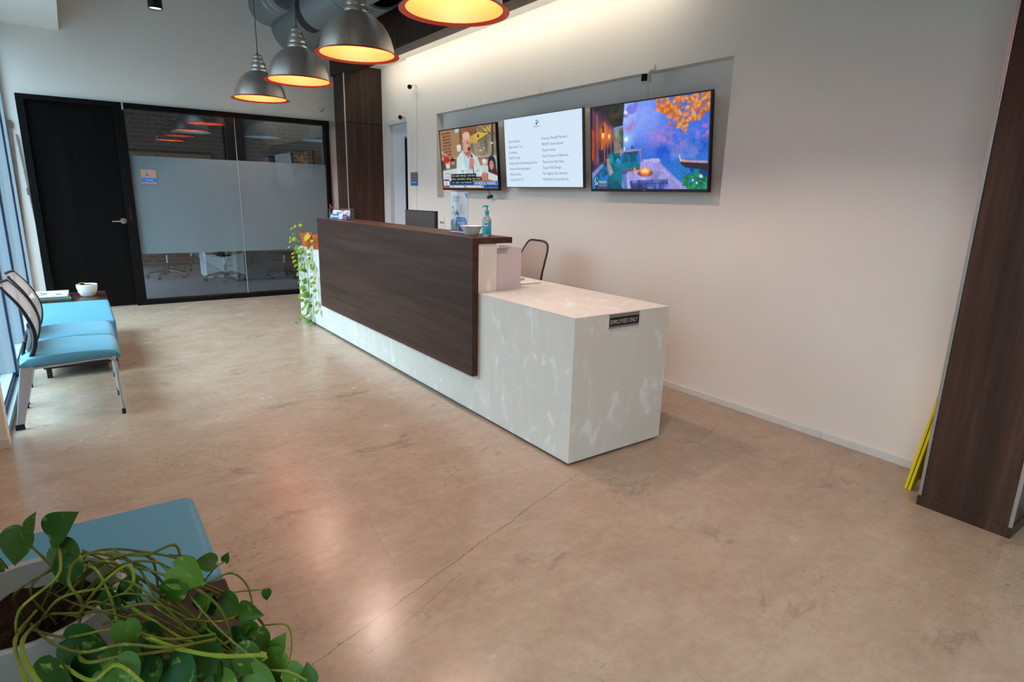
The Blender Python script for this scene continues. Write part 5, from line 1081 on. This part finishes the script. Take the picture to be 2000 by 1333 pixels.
# blue two seat bench with a side table, by the window
def cushion(b, x0, x1, y0, y1, z0, z1, M): b.box(x0, x1, y0, y1, z0, z1, M)
bn = thing('bench', (-1.675, 2.93, 0), 'blue upholstered two seat bench by the window, beyond the mesh backed chairs', 'bench', 'blue benches')
for k in range(2):
    b = MB(); b.box(-0.455, 0.0, 0.003 + k * 0.472, 0.469 + k * 0.472, 0.095, 0.385, 'blue2'); b.build('seat_cushion', bn, bevel=0.022, segs=4)
b = MB(); b.box(-0.44, -0.02, 0.02, 0.93, 0.075, 0.0945, 'blackplastic'); b.build('underframe', bn)
for (x, y) in ((-0.045, 0.08), (-0.43, 0.08), (-0.045, 0.90), (-0.43, 0.90)):
    b = MB(); b.box(x, x + 0.03, y - 0.015, y + 0.015, 0, 0.0745, 'wood_table'); b.build('leg', bn, bevel=0.002)
def side_table(loc, x0, x1, y0, y1, zt, label, legs=True):
    o = thing('side_table', loc, label, 'side table', 'wooden side tables'); b = MB(); b.box(x0, x1, y0, y1, zt - 0.035, zt, 'wood_table'); b.build('tabletop', o, bevel=0.003)
    for (x, y) in ((x0 + 0.02, y0 + 0.02), (x1 - 0.05, y0 + 0.02), (x0 + 0.02, y1 - 0.05), (x1 - 0.05, y1 - 0.05)):
        b = MB(); b.box(x, x + 0.03, y, y + 0.03, 0, zt - 0.0355, 'wood_table'); b.build('leg', o, bevel=0.002)
    return o
side_table((-1.69, 3.90, 0), -0.50, 0.012, 0.0, 0.56, 0.375, 'low dark wood side table carrying magazines and a white pot, beyond the blue bench')
ZTB = 0.376
# magazines
mg = MB()
def book(loc, rz, w, d, h, cover, side, name, label, art):
    o = thing(name, loc, label, 'magazine', 'magazines on the side table', rz)
    b = MB(); b.box(-w / 2, w / 2, -d / 2, d / 2, 0.001, h - 0.001, 'paper'); b.build('pages', o)
    b = MB(); b.box(-w / 2 - 0.001, w / 2 + 0.001, -d / 2 - 0.001, d / 2 + 0.001, h - 0.0009, h, flat(cover)); b.box(-w / 2 - 0.001, w / 2 + 0.001, -d / 2 - 0.001, d / 2 + 0.001, 0, 0.0009, flat(cover)); b.box(-w / 2 - 0.001, w / 2 + 0.001, -d / 2 - 0.002, -d / 2 - 0.001, 0, h, flat(side))
    r_ = random.Random(len(label))
    if art:
        for k in range(26):
            u = r_.uniform(-w * 0.46, w * 0.38); v = r_.uniform(-d * 0.46, d * 0.36); a_, c_ = r_.uniform(0.02, 0.05), r_.uniform(0.012, 0.03); cc = r_.choice([(60, 60, 70), (120, 116, 124), (90, 100, 84), (170, 160, 150), (70, 84, 70), (44, 44, 52)])
            b.quad((u, v, h + 0.0004 + k * 1e-5), (u + a_, v, h + 0.0004 + k * 1e-5), (u + a_, v + c_, h + 0.0004 + k * 1e-5), (u, v + c_, h + 0.0004 + k * 1e-5), flat(cc))
    b.build('cover', o, smooth=0); return o
book((-2.055, 4.17, ZTB), 0.06, 0.24, 0.36, 0.016, (60, 116, 140), (62, 76, 52), 'magazine', 'blue and green backed magazine, bottom of the pile on the side table', False)
book((-2.07, 4.19, ZTB + 0.0165), -0.03, 0.25, 0.36, 0.018, (176, 178, 188), (110, 112, 92), 'magazine', 'magazine with a white cover of small pictures, top of the pile on the side table', True)
sp = thing('potted_succulent', (-1.808, 4.19, ZTB), 'white bowl pot with a small green plant on the side table beside the magazines', 'potted plant')
b = MB(); b.lathe([(0, 0), (0.045, 0), (0.052, 0.006), (0.066, 0.035), (0.074, 0.07), (0.076, 0.098), (0.073, 0.1), (0.070, 0.092), (0, 0.088)], 'ceramic', 40); b.build('pot', sp)
b = MB(); b.lathe([(0, 0.096), (0.04, 0.095), (0.069, 0.0925)], mat('red_brown_soil', srgb(78, 52, 44), 0.95), 24); b.build('soil', sp)
b = MB(); b.tone = []
for k in range(9): a = k * 0.7; leaf_mesh(b, (-0.03, -0.01, 0.095), (math.cos(a), math.sin(a), 1.1), (0, 0, 1), 0.034, 'leafy', 0.1)
b.build('leaves', sp, recalc=False)

# near bench and table in the lower left corner
nb = thing('bench', (-1.632, -0.60, 0), 'blue upholstered bench seat in the lower left corner, in front of the vine planter', 'bench', 'blue benches')
b = MB(); b.box(-0.50, 0.0, 0.003, 0.475, 0.13, 0.388, 'blue2'); b.build('seat_cushion', nb, bevel=0.026, segs=4)
b = MB(); b.box(-0.48, -0.02, 0.02, 0.46, 0.11, 0.129, 'blackplastic'); b.build('underframe', nb)
for (x, y) in ((-0.045, 0.04), (-0.47, 0.04), (-0.045, 0.44), (-0.47, 0.44)):
    b = MB(); b.box(x, x + 0.03, y - 0.015, y + 0.015, 0, 0.109, 'wood_table'); b.build('leg', nb, bevel=0.002)
side_table((-1.632, -1.22, 0), -0.53, 0.0, 0.0, 0.617, 0.375, 'dark red wood side table in the lower left corner, under the vine planter')
# the big planter with tangled vines
PC = Vector((-1.975, -0.745, ZTB)); PR = 0.150; PH = 0.172
pt = thing('potted_pothos', PC, 'large pale stoneware planter with tangled vines in the lower left corner', 'potted plant')
b = MB(); b.lathe([(0, 0), (0.095, 0), (0.105, 0.005), (0.128, 0.07), (0.143, 0.13), (PR, PH), (PR - 0.006, PH + 0.004), (PR - 0.016, PH), (PR - 0.022, 0.10), (0, 0.09)], 'potgrey', 56); b.build('pot', pt)
b = MB(); vs = []; n = 40
for j in range(9):
    r = 0.130 * j / 8
    for i in range(n): a = 2 * PI * i / n; vs.append((r * math.cos(a), r * math.sin(a), 0.118 + 0.006 * math.sin(9 * a + j * 2.1) * (j > 0) + 0.006 * math.cos(j * 1.7)))
b.add(vs, [(j * n + i, j * n + (i + 1) % n, (j + 1) * n + (i + 1) % n, (j + 1) * n + i) for j in range(8) for i in range(n)], 'soil'); b.build('soil', pt)
st = MB(); st.tone = []; lf = MB(); lf.tone = []
def vine(pts, r=0.0028, tone=0.5):
    P = [Vector(at(px, py, 'z', z)) - PC for px, py, z in pts]; c = crv(P, 7); n0 = len(st.v)
    st.tube(c, [r * (1.25 if i % 7 == 0 else 1.0) for i in range(len(c))], 'stem', 7); st.tone += [tone] * (len(st.v) - n0); return c
V = [
 ([(110, 1220, .50), (60, 1150, .60), (150, 1085, .64), (230, 1090, .66), (300, 1120, .62), (345, 1180, .52)], .0026, .2),
 ([(40, 1200, .50), (30, 1160, .58), (110, 1110, .62), (200, 1075, .66), (290, 1080, .66), (370, 1100, .62), (400, 1135, .55)], .0026, .1),
 ([(60, 1210, .50), (35, 1240, .58), (40, 1190, .64), (110, 1130, .68), (118, 1090, .69), (113, 1066, .69)], .0028, .9),
 ([(90, 1205, .495), (45, 1250, .62), (60, 1310, .66), (110, 1370, .66)], .0038, .95),
 ([(70, 1195, .495), (30, 1250, .60), (50, 1330, .62), (70, 1380, .60)], .0034, .9),
 ([(70, 1230, .50), (110, 1175, .60), (165, 1155, .62), (230, 1150, .62)], .0030, .9),
 ([(60, 1220, .52), (100, 1255, .60), (160, 1275, .62), (240, 1260, .62), (330, 1265, .60), (420, 1250, .56)], .0028, .4),
 ([(150, 1240, .52), (160, 1180, .62), (135, 1140, .66), (145, 1100, .68), (190, 1080, .68), (280, 1085, .66), (340, 1065, .66), (355, 1100, .62)], .0030, .3),
 ([(150, 1230, .54), (160, 1290, .62), (230, 1285, .62), (340, 1270, .58)], .0030, .4),
 ([(150, 1205, .56), (200, 1140, .64), (250, 1105, .66), (260, 1140, .64), (230, 1170, .6)], .0034, .95),
 ([(80, 1190, .50), (120, 1120, .62), (180, 1108, .66), (215, 1165, .62), (240, 1230, .58), (310, 1215, .54)], .0028, .7),
 ([(230, 1170, .60), (300, 1215, .58), (360, 1250, .54), (420, 1262, .5), (470, 1245, .48)], .0036, .95),
 ([(130, 1160, .52), (190, 1100, .66), (245, 1115, .64), (270, 1180, .56), (300, 1240, .5), (370, 1260, .46), (450, 1245, .42)], .0026, .3),
 ([(120, 1170, .52), (210, 1095, .66), (290, 1088, .65), (310, 1150, .58), (330, 1230, .5), (345, 1270, .46)], .0026, .4),
 ([(270, 1240, .60), (350, 1268, .58), (430, 1282, .56), (520, 1280, .54)], .0042, 1.0),
 ([(360, 1210, .56), (430, 1215, .52), (470, 1195, .50), (440, 1160, .52), (385, 1135, .55)], .0026, .5),
 ([(330, 1130, .60), (400, 1150, .56), (470, 1185, .50), (510, 1215, .46), (522, 1250, .44), (530, 1290, .40)], .0026, .2),
 ([(400, 1142, .54), (450, 1120, .52), (480, 1140, .50), (492, 1175, .48), (490, 1200, .47)], .0026, .6),
 ([(440, 1160, .52), (480, 1155, .50), (520, 1152, .50)], .0016, .6),
 ([(400, 1135, .54), (420, 1110, .57), (438, 1098, .58)], .0018, .6),
 ([(120, 1130, .62), (85, 1090, .66), (45, 1050, .70), (45, 1030, .71)], .0026, .1),
 ([(140, 1150, .60), (105, 1110, .66), (110, 1075, .69), (95, 1045, .71)], .0022, .2),
 ([(60, 1230, .54), (130, 1245, .60), (230, 1230, .62), (330, 1250, .58), (420, 1240, .54)], .0026, .5),
 ([(120, 1300, .62), (180, 1330, .61), (230, 1300, .62), (290, 1345, .6)], .0034, .95),
 ([(520, 1285, .5), (490, 1310, .45), (450, 1345, .42)], .0030, .9),
 ([(470, 1300, .46), (500, 1310, .46), (560, 1312, .45), (600, 1330, .44)], .0026, .7),
 ([(515, 1222, .45), (560, 1222, .45), (570, 1260, .44), (560, 1310, .44)], .0020, .9),
 ([(380, 1260, .5), (340, 1210, .55), (300, 1160, .6), (270, 1110, .64), (220, 1072, .67)], .0024, .4),
 ([(340, 1270, .5), (380, 1220, .54), (400, 1175, .56), (380, 1140, .57), (330, 1110, .6)], .0024, .3),
 ([(200, 1220, .58), (280, 1200, .58), (350, 1230, .54), (440, 1270, .48)], .0026, .4),
 ([(140, 1190, .52), (225, 1110, .65), (300, 1098, .65), (350, 1120, .62), (385, 1115, .6), (375, 1090, .62), (330, 1085, .64)], .0024, .1),
 ([(100, 1200, .55), (200, 1195, .60), (290, 1180, .60), (350, 1200, .57), (400, 1240, .5)], .0026, .6),
]
for pts, r, tn in V: vine(pts, r * 0.8, tn)
r_ = random.Random(33)
for k in range(11):
    x0_, y0_ = r_.uniform(90, 170), r_.uniform(1150, 1215); x1_, y1_ = r_.uniform(170, 300), r_.uniform(1080, 1190); x3_, y3_ = r_.uniform(330, 540), r_.uniform(1240, 1330)
    x2_, y2_ = (x1_ + x3_) / 2 + r_.uniform(-40, 60), (y1_ + y3_) / 2 + r_.uniform(-50, 30)
    vine([(x0_, y0_, .50), ((x0_ + x1_) / 2, y1_ + r_.uniform(-10, 30), .61), (x1_, y1_, .64), (x2_, y2_, r_.uniform(.54, .58)), (x3_, y3_, r_.uniform(.42, .48))], r_.uniform(.0014, .0021), r_.uniform(0.0, 0.5))
# leaves: tip direction in the picture (dx, dy), size in metres, base height
LV = [(45, 1035, .71, -10, 55, .062, .25), (100, 1045, .71, 40, -35, .062, .15), (60, 1040, .72, 5, -30, .035, .3), (115, 1065, .69, 35, 35, .055, .3), (140, 1090, .67, -10, 60, .05, .1),
 (225, 1160, .62, -5, 60, .065, .1), (245, 1215, .63, 10, 45, .045, .45), (420, 1100, .58, -40, -8, .038, .5), (440, 1098, .57, 6, -20, .02, .3), (520, 1152, .50, 4, 30, .022, .2), (350, 1140, .62, -30, 35, .05, .3),
 (340, 1110, .64, 50, 30, .060, .75), (270, 1140, .62, -40, 30, .045, .15), (400, 1160, .55, 10, 60, .05, .15), (430, 1170, .53, 40, 30, .05, .35), (470, 1190, .51, 40, 10, .045, .4), (480, 1220, .49, 20, 50, .05, .45),
 (500, 1235, .48, 30, 40, .045, .4), (540, 1270, .46, 15, -30, .035, .6), (550, 1275, .46, -30, 50, .055, .65), (520, 1290, .45, 20, 45, .055, .55), (605, 1335, .42, -5, -35, .035, .25), (560, 1310, .44, 40, 10, .04, .6),
 (130, 1250, .60, 60, 20, .065, .1), (110, 1290, .62, 10, 60, .085, .1), (240, 1265, .61, 5, 60, .06, .25), (300, 1285, .58, -40, 50, .07, .1), (330, 1290, .56, 40, 50, .07, .05), (420, 1290, .5, -30, 45, .07, .2), (380, 1270, .52, 60, 30, .07, .2), (460, 1275, .5, 45, 35, .06, .3), (200, 1310, .6, 50, 30, .05, .4),
 (420, 1320, .48, 30, 40, .06, .6), (370, 1320, .5, -30, 30, .05, .5), (480, 1320, .46, 50, 20, .06, .55), (230, 1290, .62, 30, 40, .05, .35), (10, 1110, .64, -20, -30, .04, .2), (390, 1185, .55, 30, -30, .04, .6), (280, 1230, .58, 40, 30, .05, .1),
 (150, 1320, .58, -20, 50, .07, .0), (260, 1325, .55, 20, 50, .07, .05), (330, 1330, .52, -10, 50, .07, .0), (500, 1330, .44, 10, 40, .06, .15), (450, 1235, .5, 30, 50, .06, .05), (300, 1250, .56, -30, 50, .06, .0), (410, 1225, .52, -20, 50, .055, .1), (540, 1325, .42, -20, 30, .05, .5), (190, 1290, .6, -30, 40, .06, .05)]
r_ = random.Random(21)
for (px, py, z, dx, dy, sz, tn) in LV:
    B = Vector(at(px, py, 'z', z)); Dd = Vector(CR) * dx - Vector(CU) * dy; Dd.normalize(); Dd = (Dd + Vector(CF) * r_.uniform(-0.3, 0.15)).normalized()
    nr = (-Vector(CF) + Vector(CU) * r_.uniform(0.0, 0.6) + Vector(CR) * r_.uniform(-0.4, 0.4))
    leaf_mesh(lf, B - PC, Dd, nr, sz, 'leaf', tn, fold=0.3, curl=r_.uniform(0.05, 0.3))
st.build('stems', pt); lf.build('leaves', pt, recalc=False, smooth=60)

# ================================================================== FLOOR SIGN
ws = thing('wet_floor_sign', (1.30, -1.05, 0), 'folded yellow floor sign leaning behind the front wood column', 'floor sign')
for k, off in enumerate((0.0, 0.016)):
    lean = math.radians(-6)
    b = MB(); poly_ = [(-0.13, 0), (-0.085, 0), (-0.06, 0.035), (0.06, 0.035), (0.085, 0), (0.13, 0), (0.085, 0.60), (0.04, 0.62), (0.035, 0.585), (-0.035, 0.585), (-0.04, 0.62), (-0.085, 0.60)]
    b.prism(poly_, 0.012, 'yellow', TR((0, off, 0.001), rx=PI / 2 + math.radians(6))); b.build('panel', ws, bevel=0.002)
